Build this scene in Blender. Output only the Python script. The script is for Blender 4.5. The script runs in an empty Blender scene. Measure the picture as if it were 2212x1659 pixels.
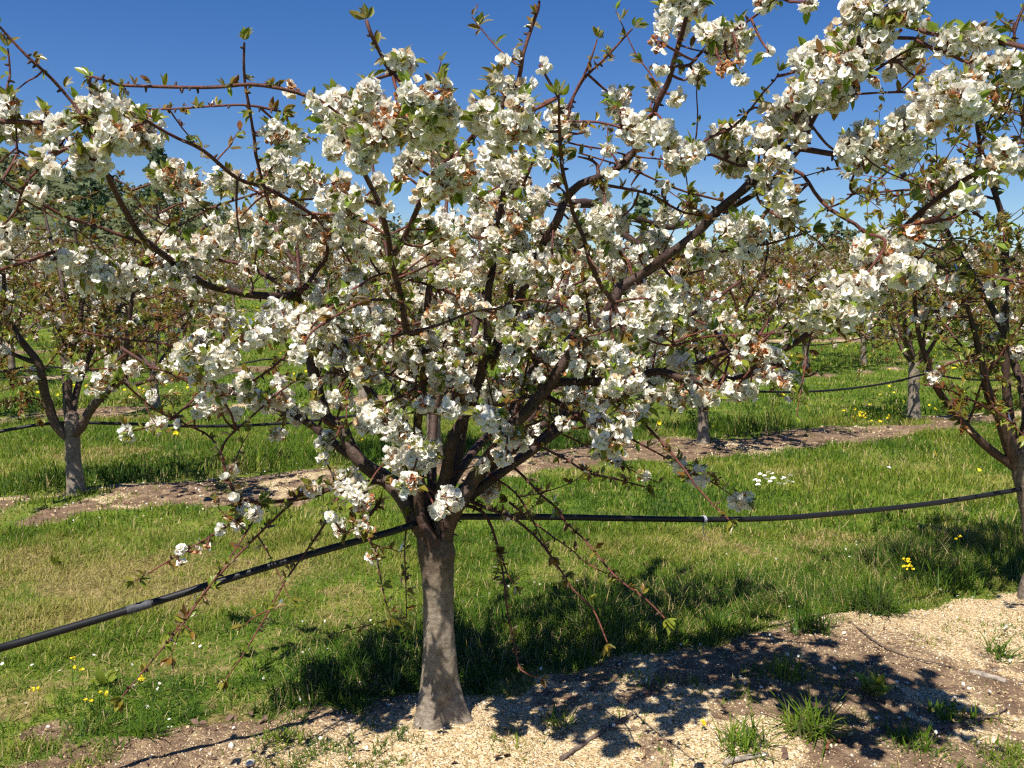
import bpy, math
import numpy as np
from mathutils import Vector

R = math.radians
C = bpy.context.scene
COL = C.collection

# ------------------------------------------------------------------ camera
FPX = 923.0            # focal length in pixels of the 1024 wide frame
PITCH = math.atan(84 / FPX)
CAMZ = 1.6
cam = bpy.data.cameras.new("Camera")
cam.sensor_width = 36.0
cam.lens = 36.0 * FPX / 1024
cam.clip_end = 3000
cam.clip_start = 0.05
camo = bpy.data.objects.new("Camera", cam)
COL.objects.link(camo)
camo.location = (0, 0, CAMZ)
camo.rotation_euler = (R(90) - PITCH, 0, 0)
C.camera = camo

# ------------------------------------------------------------------ sky, sun, exposure
SUN_EL = 58.0
SHX, SHY = 0.44, 0.90                       # direction in which shadows fall
W = bpy.data.worlds.new("World")
C.world = W
W.use_nodes = True
wt = W.node_tree
wt.nodes.clear()
sky = wt.nodes.new("ShaderNodeTexSky")
sky.sky_type = 'NISHITA'
sky.sun_disc = False
sky.sun_elevation = R(SUN_EL)
sky.sun_rotation = math.atan2(-SHX, -SHY)
sky.altitude = 300
sky.air_density = 1.0
sky.dust_density = 0.0
sky.ozone_density = 4.0
bg = wt.nodes.new("ShaderNodeBackground")
bg.inputs['Strength'].default_value = 0.063
hs = wt.nodes.new("ShaderNodeHueSaturation")
hs.inputs['Saturation'].default_value = 1.30
hs.inputs['Hue'].default_value = 0.513
wo = wt.nodes.new("ShaderNodeOutputWorld")
wt.links.new(sky.outputs[0], hs.inputs['Color'])
wt.links.new(hs.outputs[0], bg.inputs[0])
wt.links.new(bg.outputs[0], wo.inputs[0])

sun = bpy.data.lights.new("Sun", 'SUN')
sun.energy = 5.0
sun.angle = R(0.5)
sun.color = (1.0, 0.945, 0.84)
suno = bpy.data.objects.new("Sun", sun)
COL.objects.link(suno)
ce = math.cos(R(SUN_EL)); nh = math.hypot(SHX, SHY)
sd = Vector((SHX / nh * ce, SHY / nh * ce, -math.sin(R(SUN_EL))))
suno.rotation_euler = sd.to_track_quat('-Z', 'Y').to_euler()
suno.location = (-3, -6, 12)

C.view_settings.view_transform = 'Standard'
C.view_settings.look = 'None'
C.view_settings.exposure = 0.76
C.view_settings.gamma = 1.0
C.render.engine = 'CYCLES'
C.cycles.max_bounces = 9
C.cycles.diffuse_bounces = 8
C.cycles.glossy_bounces = 2
C.cycles.transmission_bounces = 4
C.cycles.use_denoising = False
C.cycles.sample_clamp_indirect = 6.0
C.cycles.pixel_filter_type = 'BLACKMAN_HARRIS'
C.cycles.filter_width = 1.3

# ------------------------------------------------------------------ helpers
def unproject(px, py, d):
    """pixel of the 1024 x 768 frame -> world point on the plane y = d"""
    px = np.asarray(px, float); py = np.asarray(py, float); d = np.asarray(d, float)
    c, s = math.cos(PITCH), math.sin(PITCH)
    dx = px - 512
    up = 384 - py
    dy = FPX * c + up * s
    dz = -FPX * s + up * c
    k = d / dy
    return np.stack([dx * k, d + 0 * k, CAMZ + dz * k], -1)

K = 1024 / 2212.0
def DP(x, y, d):
    return unproject(np.asarray(x, float) * K, np.asarray(y, float) * K, d)

def _hash(ix, iy, seed):
    h = (ix.astype(np.int64) * 374761393 + iy.astype(np.int64) * 668265263 + seed * 1274126177) & 0xFFFFFFFF
    h = ((h ^ (h >> 13)) * 1274126177) & 0xFFFFFFFF
    h = h ^ (h >> 16)
    return (h & 0xFFFFFF) / float(0xFFFFFF)

def vnoise(x, y, seed=0):
    x = np.asarray(x, float); y = np.asarray(y, float)
    ix = np.floor(x); iy = np.floor(y)
    fx = x - ix; fy = y - iy
    fx = fx * fx * (3 - 2 * fx); fy = fy * fy * (3 - 2 * fy)
    a = _hash(ix, iy, seed); b = _hash(ix + 1, iy, seed)
    c = _hash(ix, iy + 1, seed); d = _hash(ix + 1, iy + 1, seed)
    return (a * (1 - fx) + b * fx) * (1 - fy) + (c * (1 - fx) + d * fx) * fy

def fbm(x, y, seed=0, oct=4):
    s = 0; a = 0.5; t = 0
    for o in range(oct):
        s = s + a * vnoise(x * 2 ** o, y * 2 ** o, seed + o * 17); t += a; a *= 0.5
    return s / t

def sstep(a, b, x):
    t = np.clip((x - a) / (b - a), 0, 1)
    return t * t * (3 - 2 * t)

def norm(v):
    v = np.asarray(v, float)
    return v / np.maximum(np.linalg.norm(v, axis=-1, keepdims=True), 1e-9)

def rand_dirs(rng, n):
    return norm(rng.normal(size=(n, 3)))

def frames(zd, rng):
    """rotation matrices whose third column is zd, with random roll"""
    zd = norm(zd)
    ref = np.where(np.abs(zd[:, 2:3]) < 0.9, np.array([[0, 0, 1.0]]), np.array([[1.0, 0, 0]]))
    x = norm(np.cross(ref, zd)); y = np.cross(zd, x)
    a = rng.uniform(0, 2 * math.pi, len(zd))[:, None]
    x2 = x * np.cos(a) + y * np.sin(a); y2 = np.cross(zd, x2)
    return np.stack([x2, y2, zd], -1)

def frames_up(yd, up):
    """columns x, y, z: y along yd, z as near to up as it can be"""
    yd = norm(yd)
    x = norm(np.cross(yd, up)); z = np.cross(x, yd)
    return np.stack([x, yd, z], -1)

class Geo:
    def __init__(self):
        self.V = []; self.F = []; self.T = []; self.n = 0
    def add(self, v, f, mat=0, tint=0.5):
        v = np.asarray(v, float).reshape(-1, 3)
        f = np.asarray(f, np.int64)
        self.V.append(v)
        self.T.append(np.broadcast_to(np.asarray(tint, float), (len(v),)).astype(np.float32))
        self.F.append((f + self.n, mat)); self.n += len(v)
    def inst(self, tpl, M, P, mat=0, tint=0.5):
        tv, tf = tpl
        n = len(P)
        if n == 0: return
        v = np.einsum('nij,kj->nki', M, tv) + P[:, None, :]
        f = (tf[None] + (np.arange(n) * len(tv))[:, None, None]).reshape(-1, tf.shape[1])
        t = np.repeat(np.broadcast_to(np.asarray(tint, float), (n,)), len(tv))
        self.add(v, f, mat, t)
    def mesh(self, name, mats, base=(0, 0, 0), smooth=True):
        me = bpy.data.meshes.new(name)
        v = np.concatenate(self.V) - np.asarray(base, float)
        lt = []; lv = []; mi = []
        for f, m in self.F:
            lv.append(f.ravel()); lt.append(np.full(len(f), f.shape[1], np.int32)); mi.append(np.full(len(f), m, np.int32))
        lv = np.concatenate(lv).astype(np.int32); lt = np.concatenate(lt); mi = np.concatenate(mi)
        me.vertices.add(len(v)); me.vertices.foreach_set('co', v.astype(np.float32).ravel())
        me.loops.add(len(lv)); me.loops.foreach_set('vertex_index', lv)
        me.polygons.add(len(lt))
        me.polygons.foreach_set('loop_start', (np.cumsum(lt) - lt).astype(np.int32))
        me.polygons.foreach_set('loop_total', lt)
        me.polygons.foreach_set('material_index', mi)
        me.polygons.foreach_set('use_smooth', np.full(len(lt), smooth, bool))
        at = me.attributes.new('tint', 'FLOAT', 'POINT')
        at.data.foreach_set('value', np.concatenate(self.T))
        for m in (mats if isinstance(mats, (list, tuple)) else [mats]):
            me.materials.append(m)
        me.update(calc_edges=True)
        return me
    def obj(self, name, mats, parent=None, base=(0, 0, 0), smooth=True, kind=None):
        me = self.mesh(name, mats, base, smooth)
        o = bpy.data.objects.new(name, me); COL.objects.link(o)
        if parent is not None: o.parent = parent
        elif any(base): o.location = base
        if kind: o['kind'] = kind
        return o

def tag(o, label, cat, group=None):
    o['label'] = label; o['category'] = cat
    if group: o['group'] = group
    return o

def thing(name, loc, label, cat, group=None):
    o = bpy.data.objects.new(name, None); COL.objects.link(o)
    o.empty_display_size = 0.1
    o.location = tuple(float(a) for a in loc)
    return tag(o, label, cat, group)

def copy_tree(o, loc, rz, scale):
    c = o.copy(); COL.objects.link(c)
    c.location = loc; c.rotation_euler = (0, 0, rz); c.scale = (scale,) * 3
    for ch in list(o.children):
        d = ch.copy(); COL.objects.link(d); d.parent = c
    return c

def smooth_path(pts, rad, step):
    """Catmull-Rom resampling of a polyline with radii"""
    p = np.asarray(pts, float); r = np.asarray(rad, float)
    if len(p) == 2:
        n = max(2, int(np.linalg.norm(p[1] - p[0]) / step) + 1)
        t = np.linspace(0, 1, n)[:, None]
        return p[0] * (1 - t) + p[1] * t, r[0] * (1 - t[:, 0]) + r[1] * t[:, 0]
    q = np.vstack([2 * p[0] - p[1], p, 2 * p[-1] - p[-2]])
    out = []; ro = []
    for i in range(len(p) - 1):
        a, b, c, d = q[i], q[i + 1], q[i + 2], q[i + 3]
        n = max(2, int(np.linalg.norm(c - b) / step))
        t = (np.arange(n) / n)[:, None]
        out.append(0.5 * (2 * b + (c - a) * t + (2 * a - 5 * b + 4 * c - d) * t ** 2 + (3 * b - a - 3 * c + d) * t ** 3))
        ro.append(r[i] * (1 - t[:, 0]) + r[i + 1] * t[:, 0])
    out.append(p[-1:]); ro.append(r[-1:])
    return np.vstack(out), np.concatenate(ro)

def tube(g, pts, rad, sides=8, mat=0, tint=None, rng=None, bump=0.0, cap=True):
    p = np.asarray(pts, float); r = np.asarray(rad, float); n = len(p)
    t = np.gradient(p, axis=0); t = norm(t)
    u = np.cross(t[0], [0.31, 0.2, 0.93]); u = u / np.linalg.norm(u)
    U = np.empty_like(p)
    for i in range(n):
        u = u - t[i] * np.dot(u, t[i]); u = u / max(np.linalg.norm(u), 1e-9); U[i] = u
    Wv = np.cross(t, U)
    a = np.arange(sides) * 2 * math.pi / sides
    rr = r[:, None] * np.ones((1, sides))
    if bump and rng is not None:
        rr = rr * (1 + bump * rng.normal(size=(n, 1)) * 0.6 + bump * rng.normal(size=(n, sides)) * 0.6)
    v = p[:, None, :] + rr[..., None] * (np.cos(a)[None, :, None] * U[:, None, :] + np.sin(a)[None, :, None] * Wv[:, None, :])
    i = np.arange(n - 1)[:, None] * sides; j = np.arange(sides)[None]; j2 = (j + 1) % sides
    f = np.stack([i + j, i + j2, i + sides + j2, i + sides + j], -1).reshape(-1, 4)
    tn = np.repeat(r if tint is None else np.full(n, tint), sides)
    g.add(v.reshape(-1, 3), f, mat, tn)
    if cap:
        for k, e in ((0, 0), (n - 1, 1)):
            c = p[k] + t[k] * (r[k] * (0.5 if e else -0.5))
            ring = v[k]
            vv = np.vstack([ring, c[None]])
            jj = np.arange(sides)
            ff = np.stack([jj, (jj + 1) % sides, np.full(sides, sides)], -1)
            if not e: ff = ff[:, ::-1]
            g.add(vv, ff, mat, r[k] if tint is None else tint)

# ------------------------------------------------------------------ materials
def newmat(name):
    m = bpy.data.materials.new(name); m.use_nodes = True
    nt = m.node_tree; nt.nodes.clear()
    out = nt.nodes.new('ShaderNodeOutputMaterial')
    return m, nt, out

def N(nt, t, **kw):
    n = nt.nodes.new(t)
    for k, v in kw.items(): setattr(n, k, v)
    return n

def ramp(nt, src, stops, interp='LINEAR'):
    r = N(nt, 'ShaderNodeValToRGB'); r.color_ramp.interpolation = interp
    e = r.color_ramp.elements
    while len(e) > 1: e.remove(e[-1])
    e[0].position = stops[0][0]; e[0].color = (*stops[0][1], 1)
    for p, c in stops[1:]:
        k = e.new(p); k.color = (*c, 1)
    nt.links.new(src, r.inputs[0]); return r

def tint_node(nt):
    a = N(nt, 'ShaderNodeAttribute'); a.attribute_name = 'tint'; return a.outputs['Fac']

def leafy(name, stops, trans=0.3, gloss=0.12, rough=0.4, tcol=(1, 1, 1)):
    m, nt, out = newmat(name)
    r = ramp(nt, tint_node(nt), stops)
    d = N(nt, 'ShaderNodeBsdfDiffuse'); nt.links.new(r.outputs[0], d.inputs[0])
    tr = N(nt, 'ShaderNodeBsdfTranslucent')
    mc = N(nt, 'ShaderNodeMix', data_type='RGBA', blend_type='MULTIPLY'); mc.inputs['Factor'].default_value = 1
    nt.links.new(r.outputs[0], mc.inputs['A']); mc.inputs['B'].default_value = (*tcol, 1)
    nt.links.new(mc.outputs['Result'], tr.inputs[0])
    mx = N(nt, 'ShaderNodeMixShader'); mx.inputs[0].default_value = trans
    nt.links.new(d.outputs[0], mx.inputs[1]); nt.links.new(tr.outputs[0], mx.inputs[2])
    last = mx
    if gloss:
        gl = N(nt, 'ShaderNodeBsdfGlossy'); gl.inputs['Roughness'].default_value = rough
        gl.inputs[0].default_value = (1, 1, 1, 1)
        fr = N(nt, 'ShaderNodeFresnel'); fr.inputs[0].default_value = 1.4
        mu = N(nt, 'ShaderNodeMath', operation='MULTIPLY'); mu.inputs[1].default_value = gloss * 6
        nt.links.new(fr.outputs[0], mu.inputs[0])
        m2 = N(nt, 'ShaderNodeMixShader'); nt.links.new(mu.outputs[0], m2.inputs[0])
        nt.links.new(mx.outputs[0], m2.inputs[1]); nt.links.new(gl.outputs[0], m2.inputs[2]); last = m2
    nt.links.new(last.outputs[0], out.inputs[0])
    return m

PETAL = leafy('petal', [(0, (0.60, 0.42, 0.26)), (0.08, (0.78, 0.68, 0.52)), (0.2, (0.84, 0.81, 0.74)), (1, (0.93, 0.915, 0.865))], trans=0.33, gloss=0, tcol=(1.0, 0.97, 0.90))
STAMEN = leafy('stamen', [(0, (0.45, 0.33, 0.05)), (1, (0.45, 0.45, 0.10))], trans=0.1, gloss=0)
STALK = leafy('flower_stalk', [(0, (0.30, 0.07, 0.04)), (1, (0.20, 0.22, 0.05))], trans=0.15, gloss=0)
SPENT = leafy('withered_petal', [(0, (0.42, 0.14, 0.06)), (0.5, (0.58, 0.32, 0.15)), (1, (0.72, 0.52, 0.33))], trans=0.3, gloss=0)
LEAF = leafy('cherry_leaf', [(0, (0.16, 0.055, 0.018)), (0.3, (0.21, 0.12, 0.02)), (0.55, (0.21, 0.20, 0.025)), (1, (0.19, 0.27, 0.03))],
             trans=0.38, gloss=0.12, rough=0.32, tcol=(1.3, 1.3, 0.7))
GRASS = leafy('grass_blade', [(0, (0.030, 0.078, 0.006)), (0.35, (0.088, 0.158, 0.010)), (0.65, (0.175, 0.215, 0.020)), (0.85, (0.36, 0.30, 0.10)), (1, (0.48, 0.36, 0.20))],
              trans=0.35, gloss=0.04, rough=0.5, tcol=(1.2, 1.2, 0.6))
WOODS = leafy('woodland_leaf', [(0, (0.08, 0.10, 0.055)), (0.5, (0.12, 0.135, 0.065)), (1, (0.17, 0.17, 0.08))], trans=0.2, gloss=0)
NEEDLE = leafy('pine_needle', [(0, (0.08, 0.12, 0.08)), (1, (0.16, 0.19, 0.10))], trans=0.15, gloss=0)
YELLOW = leafy('yellow_petal', [(0, (0.75, 0.55, 0.02)), (1, (0.85, 0.75, 0.05))], trans=0.2, gloss=0)
DEADLEAF = leafy('dead_leaf', [(0, (0.06, 0.035, 0.025)), (1, (0.2, 0.13, 0.10))], trans=0.1, gloss=0)

def bark_mat(name):
    m, nt, out = newmat(name)
    b = N(nt, 'ShaderNodeBsdfPrincipled')
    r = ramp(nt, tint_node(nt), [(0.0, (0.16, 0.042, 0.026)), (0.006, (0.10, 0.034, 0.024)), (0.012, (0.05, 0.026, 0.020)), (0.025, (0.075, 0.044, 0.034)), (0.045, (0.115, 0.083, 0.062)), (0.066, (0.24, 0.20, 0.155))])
    tc = N(nt, 'ShaderNodeTexCoord')
    mp = N(nt, 'ShaderNodeMapping'); mp.inputs['Scale'].default_value = (16, 16, 62)
    nt.links.new(tc.outputs['Object'], mp.inputs[0])
    n1 = N(nt, 'ShaderNodeTexNoise'); n1.inputs['Scale'].default_value = 1.0; n1.inputs['Detail'].default_value = 5
    nt.links.new(mp.outputs[0], n1.inputs[0])
    n2 = N(nt, 'ShaderNodeTexNoise'); n2.inputs['Scale'].default_value = 38; n2.inputs['Detail'].default_value = 7; n2.inputs['Roughness'].default_value = 0.65
    nt.links.new(tc.outputs['Object'], n2.inputs[0])
    m1 = N(nt, 'ShaderNodeMix', data_type='RGBA', blend_type='MULTIPLY'); m1.inputs['Factor'].default_value = 0.6
    rr = ramp(nt, n1.outputs[0], [(0.3, (0.62, 0.58, 0.56)), (0.5, (0.97, 0.97, 0.97)), (0.7, (1.25, 1.25, 1.25))])
    nt.links.new(r.outputs[0], m1.inputs['A']); nt.links.new(rr.outputs[0], m1.inputs['B'])
    m2 = N(nt, 'ShaderNodeMix', data_type='RGBA', blend_type='MULTIPLY'); m2.inputs['Factor'].default_value = 0.8
    r3 = ramp(nt, n2.outputs[0], [(0.35, (0.6, 0.55, 0.5)), (0.55, (1, 1, 1)), (0.7, (1.35, 1.3, 1.2))])
    nt.links.new(m1.outputs['Result'], m2.inputs['A']); nt.links.new(r3.outputs[0], m2.inputs['B'])
    # crisp pale lenticels and dark or lichen-grey patches
    mp2 = N(nt, 'ShaderNodeMapping'); mp2.inputs['Scale'].default_value = (30, 30, 120)
    nt.links.new(tc.outputs['Object'], mp2.inputs[0])
    n4 = N(nt, 'ShaderNodeTexNoise'); n4.inputs['Scale'].default_value = 1.0; n4.inputs['Detail'].default_value = 3
    nt.links.new(mp2.outputs[0], n4.inputs[0])
    l4 = ramp(nt, n4.outputs[0], [(0.30, (0.6, 0.55, 0.52)), (0.36, (1, 1, 1)), (0.66, (1, 1, 1)), (0.70, (1.5, 1.42, 1.3))])
    m3 = N(nt, 'ShaderNodeMix', data_type='RGBA', blend_type='MULTIPLY'); m3.inputs['Factor'].default_value = 1.0
    nt.links.new(m2.outputs['Result'], m3.inputs['A']); nt.links.new(l4.outputs[0], m3.inputs['B'])
    n5 = N(nt, 'ShaderNodeTexNoise'); n5.inputs['Scale'].default_value = 9; n5.inputs['Detail'].default_value = 8; n5.inputs['Roughness'].default_value = 0.7
    nt.links.new(tc.outputs['Object'], n5.inputs[0])
    l5 = ramp(nt, n5.outputs[0], [(0.36, (0.45, 0.40, 0.36)), (0.48, (1, 1, 1)), (0.58, (1, 1, 1)), (0.66, (1.45, 1.45, 1.35))])
    m4 = N(nt, 'ShaderNodeMix', data_type='RGBA', blend_type='MULTIPLY'); m4.inputs['Factor'].default_value = 0.6
    nt.links.new(m3.outputs['Result'], m4.inputs['A']); nt.links.new(l5.outputs[0], m4.inputs['B'])
    nt.links.new(m4.outputs['Result'], b.inputs['Base Color'])
    b.inputs['Roughness'].default_value = 0.55
    b.inputs['Specular IOR Level'].default_value = 0.35
    add = N(nt, 'ShaderNodeMath', operation='ADD'); nt.links.new(n5.outputs[0], add.inputs[0]); nt.links.new(n2.outputs[0], add.inputs[1])
    bp = N(nt, 'ShaderNodeBump'); bp.inputs['Strength'].default_value = 0.6; bp.inputs['Distance'].default_value = 0.014
    nt.links.new(add.outputs[0], bp.inputs['Height']); nt.links.new(bp.outputs[0], b.inputs['Normal'])
    nt.links.new(b.outputs[0], out.inputs[0])
    return m
BARK = bark_mat('cherry_bark')

def plain(name, col, rough=0.6, spec=0.4, noise=0.0, scale=30, bump=0.0):
    m, nt, out = newmat(name)
    b = N(nt, 'ShaderNodeBsdfPrincipled'); b.inputs['Roughness'].default_value = rough
    b.inputs['Specular IOR Level'].default_value = spec
    tc = N(nt, 'ShaderNodeTexCoord')
    n = N(nt, 'ShaderNodeTexNoise'); n.inputs['Scale'].default_value = scale; n.inputs['Detail'].default_value = 5
    nt.links.new(tc.outputs['Object'], n.inputs[0])
    lo = tuple(c * (1 - noise) for c in col); hi = tuple(min(1, c * (1 + noise)) for c in col)
    r = ramp(nt, n.outputs[0], [(0.3, lo), (0.7, hi)])
    nt.links.new(r.outputs[0], b.inputs['Base Color'])
    if bump:
        bp = N(nt, 'ShaderNodeBump'); bp.inputs['Strength'].default_value = bump; bp.inputs['Distance'].default_value = 0.01
        nt.links.new(n.outputs[0], bp.inputs['Height']); nt.links.new(bp.outputs[0], b.inputs['Normal'])
    nt.links.new(b.outputs[0], out.inputs[0]); return m
PIPE = plain('black_polythene', (0.010, 0.010, 0.012), 0.5, 0.35, 0.2, 30)
GREYBAND = plain('scuffed_tape', (0.06, 0.06, 0.068), 0.6, 0.3, 0.5, 60)
STRING = plain('grey_string', (0.35, 0.37, 0.42), 0.8, 0.2, 0.3, 80)
WHITETIE = plain('white_tie', (0.75, 0.72, 0.68), 0.7, 0.2, 0.2, 80)
DEADWOOD = plain('dead_wood', (0.13, 0.095, 0.075), 0.85, 0.2, 0.6, 45, 0.7)
GREYWOOD = plain('weathered_wood', (0.26, 0.22, 0.18), 0.85, 0.2, 0.5, 40, 0.7)
ROCK = plain('pale_stone', (0.62, 0.55, 0.45), 0.8, 0.3, 0.25, 30, 0.5)

def chip_mat():
    m, nt, out = newmat('gravel_chip')
    b = N(nt, 'ShaderNodeBsdfPrincipled'); b.inputs['Roughness'].default_value = 0.75; b.inputs['Specular IOR Level'].default_value = 0.25
    r = ramp(nt, tint_node(nt), [(0, (0.10, 0.07, 0.055)), (0.12, (0.30, 0.19, 0.10)), (0.4, (0.51, 0.37, 0.20)), (0.75, (0.64, 0.51, 0.32)), (0.95, (0.74, 0.65, 0.50)), (1, (0.8, 0.78, 0.73))])
    nt.links.new(r.outputs[0], b.inputs['Base Color']); nt.links.new(b.outputs[0], out.inputs[0]); return m
CHIP = chip_mat()

def ground_mat():
    m, nt, out = newmat('orchard_ground')
    L = nt.links
    b = N(nt, 'ShaderNodeBsdfPrincipled'); b.inputs['Roughness'].default_value = 0.9; b.inputs['Specular IOR Level'].default_value = 0.12
    geo = N(nt, 'ShaderNodeNewGeometry'); pos = geo.outputs['Position']
    # gravel colour
    v = N(nt, 'ShaderNodeTexVoronoi'); v.inputs['Scale'].default_value = 150; L.new(pos, v.inputs['Vector'])
    sep = N(nt, 'ShaderNodeSeparateColor'); L.new(v.outputs['Color'], sep.inputs[0])
    gr = ramp(nt, sep.outputs[0], [(0, (0.17, 0.11, 0.06)), (0.25, (0.40, 0.28, 0.14)), (0.55, (0.52, 0.39, 0.22)), (0.85, (0.62, 0.50, 0.32)), (1, (0.74, 0.66, 0.52))])
    n0 = N(nt, 'ShaderNodeTexNoise'); n0.inputs['Scale'].default_value = 9; n0.inputs['Detail'].default_value = 10; n0.inputs['Roughness'].default_value = 0.7; L.new(pos, n0.inputs[0])
    dirt = ramp(nt, n0.outputs[0], [(0.30, (0.085, 0.052, 0.034)), (0.5, (0.19, 0.125, 0.08)), (0.66, (0.33, 0.24, 0.14))])
    nd = N(nt, 'ShaderNodeTexNoise'); nd.inputs['Scale'].default_value = 60; nd.inputs['Detail'].default_value = 5; L.new(pos, nd.inputs[0])
    # grass floor colour
    n1 = N(nt, 'ShaderNodeTexNoise'); n1.inputs['Scale'].default_value = 2.3; n1.inputs['Detail'].default_value = 9; n1.inputs['Roughness'].default_value = 0.68; L.new(pos, n1.inputs[0])
    gs = ramp(nt, n1.outputs[0], [(0.33, (0.045, 0.080, 0.010)), (0.5, (0.095, 0.15, 0.015)), (0.63, (0.165, 0.20, 0.03))])
    n3 = N(nt, 'ShaderNodeTexNoise'); n3.inputs['Scale'].default_value = 28; n3.inputs['Detail'].default_value = 7; L.new(pos, n3.inputs[0])
    dryc = ramp(nt, n3.outputs[0], [(0.3, (0.09, 0.06, 0.03)), (0.5, (0.18, 0.15, 0.05)), (0.7, (0.30, 0.23, 0.10))])
    a_g = N(nt, 'ShaderNodeAttribute'); a_g.attribute_name = 'gravel'
    a_d = N(nt, 'ShaderNodeAttribute'); a_d.attribute_name = 'dry'
    a_s = N(nt, 'ShaderNodeAttribute'); a_s.attribute_name = 'soil'
    def mix(f, a, c):
        x = N(nt, 'ShaderNodeMix', data_type='RGBA'); L.new(f, x.inputs['Factor']); L.new(a, x.inputs['A']); L.new(c, x.inputs['B']); return x.outputs['Result']
    def sharpen(f, noise, amt, lo, hi):
        s = N(nt, 'ShaderNodeMath', operation='SUBTRACT'); L.new(noise, s.inputs[0]); s.inputs[1].default_value = 0.5
        mm = N(nt, 'ShaderNodeMath', operation='MULTIPLY_ADD'); L.new(s.outputs[0], mm.inputs[0]); mm.inputs[1].default_value = amt; L.new(f, mm.inputs[2])
        mr = N(nt, 'ShaderNodeMapRange'); mr.inputs['From Min'].default_value = lo; mr.inputs['From Max'].default_value = hi; L.new(mm.outputs[0], mr.inputs['Value']); return mr.outputs[0]
    c1 = mix(sharpen(a_d.outputs['Fac'], n3.outputs[0], 0.9, 0.35, 0.65), gs.outputs[0], dryc.outputs[0])
    # gravel with soil patches
    gd = mix(sharpen(a_s.outputs['Fac'], nd.outputs[0], 1.2, 0.35, 0.7), gr.outputs[0], dirt.outputs[0])
    c2 = mix(sharpen(a_g.outputs['Fac'], nd.outputs[0], 0.8, 0.38, 0.62), c1, gd)
    L.new(c2, b.inputs['Base Color'])
    vb = N(nt, 'ShaderNodeBump'); vb.inputs['Strength'].default_value = 0.7; vb.inputs['Distance'].default_value = 0.008; vb.invert = True
    L.new(v.outputs['Distance'], vb.inputs['Height'])
    nb = N(nt, 'ShaderNodeBump'); nb.inputs['Strength'].default_value = 0.6; nb.inputs['Distance'].default_value = 0.03
    L.new(nd.outputs[0], nb.inputs['Height']); L.new(vb.outputs[0], nb.inputs['Normal'])
    L.new(nb.outputs[0], b.inputs['Normal'])
    L.new(b.outputs[0], out.inputs[0]); return m
GROUND = ground_mat()

# ------------------------------------------------------------------ the orchard's layout
E = np.array([math.cos(R(27.0)), math.sin(R(27.0))])      # along a row
NN = np.array([-E[1], E[0]])                              # across the rows, away from the camera
A0 = np.array([-0.25, 3.40])                              # foot of the large tree
ROWS = [0.0, 5.3, 11.6, 17.4, 23.0, 28.6, 34.2, 39.8, 45.4]

def row_coords(x, y):
    dx = np.asarray(x, float) - A0[0]; dy = np.asarray(y, float) - A0[1]
    return dx * E[0] + dy * E[1], dx * NN[0] + dy * NN[1]

def world_xy(al, pe):
    p = A0 + E * al + NN * pe
    return float(p[0]), float(p[1])

def gravel_mask(x, y):
    al, pe = row_coords(x, y)
    s = np.full(np.shape(pe), 99.0); k0 = np.zeros(np.shape(pe))
    for k, rp in enumerate(ROWS):
        d = pe - rp
        m = np.abs(d + 0.25) < np.abs(s + 0.25)
        s = np.where(m, d, s); k0 = np.where(m, k, k0)
    w = fbm(x * 1.1, y * 1.1, 3) - 0.5
    w2 = fbm(x * 5, y * 5, 8) - 0.5
    hi = 0.34 + w * 0.9 + w2 * 0.3
    lo = -1.0 + w * 0.9 + w2 * 0.3 - np.where(k0 == 0, 0.45 * sstep(-0.2, 0.8, al), 0)
    # the strip of the near row narrows to the left of the large tree
    left = np.where(k0 == 0, sstep(0.1, -0.8, al), 0)
    hi = hi + left * 0.24; lo = lo + left * 0.34
    far = np.where(k0 == 0, sstep(1.2, 2.6, al), 0)
    hi = hi - far * 0.10
    g = sstep(0, 0.16, hi - s) * sstep(0, 0.2, s - lo)
    g = np.where(k0 >= 1, g * (0.2 + 0.8 * sstep(0.40, 0.56, fbm(x * 0.8, y * 0.8, 91))), g)
    return g, s, k0

def dry_mask(x, y):
    d = 0.28 * sstep(0.54, 0.72, fbm(x * 0.55 + 3, y * 0.55, 21)) + 0.4 * sstep(0.6, 0.7, fbm(x * 2.2 + 3, y * 2.2, 29))
    d = d + 1.1 * np.exp(-((x + 2.1) / 1.0) ** 2 - ((y - 5.3) / 0.65) ** 2) * (0.45 + 0.55 * sstep(0.35, 0.55, fbm(x * 3.5, y * 3.5, 5)))
    d = d + 0.5 * np.exp(-((x - 2.5) / 0.9) ** 2 - ((y - 6.2) / 0.4) ** 2)
    d = d + 0.6 * np.exp(-((x + 4.4) / 0.8) ** 2 - ((y - 9.8) / 0.6) ** 2)
    return np.clip(np.maximum(d, bare_mask(x, y) * 0.9), 0, 1)

def bare_mask(x, y):
    """worn brown places in the lawn before and beside the large tree"""
    al, pe = row_coords(x, y)
    b = sstep(0.47, 0.58, fbm(x * 1.9, y * 1.9, 67)) * sstep(0.1, -0.9, al) * sstep(1.9, 0.5, pe) * (np.asarray(pe) > -2.5)
    b = np.maximum(b, 0.45 * sstep(0.62, 0.70, fbm(x * 1.3 + 7, y * 1.3, 68)) * (np.asarray(pe) < 9))
    return b

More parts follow.
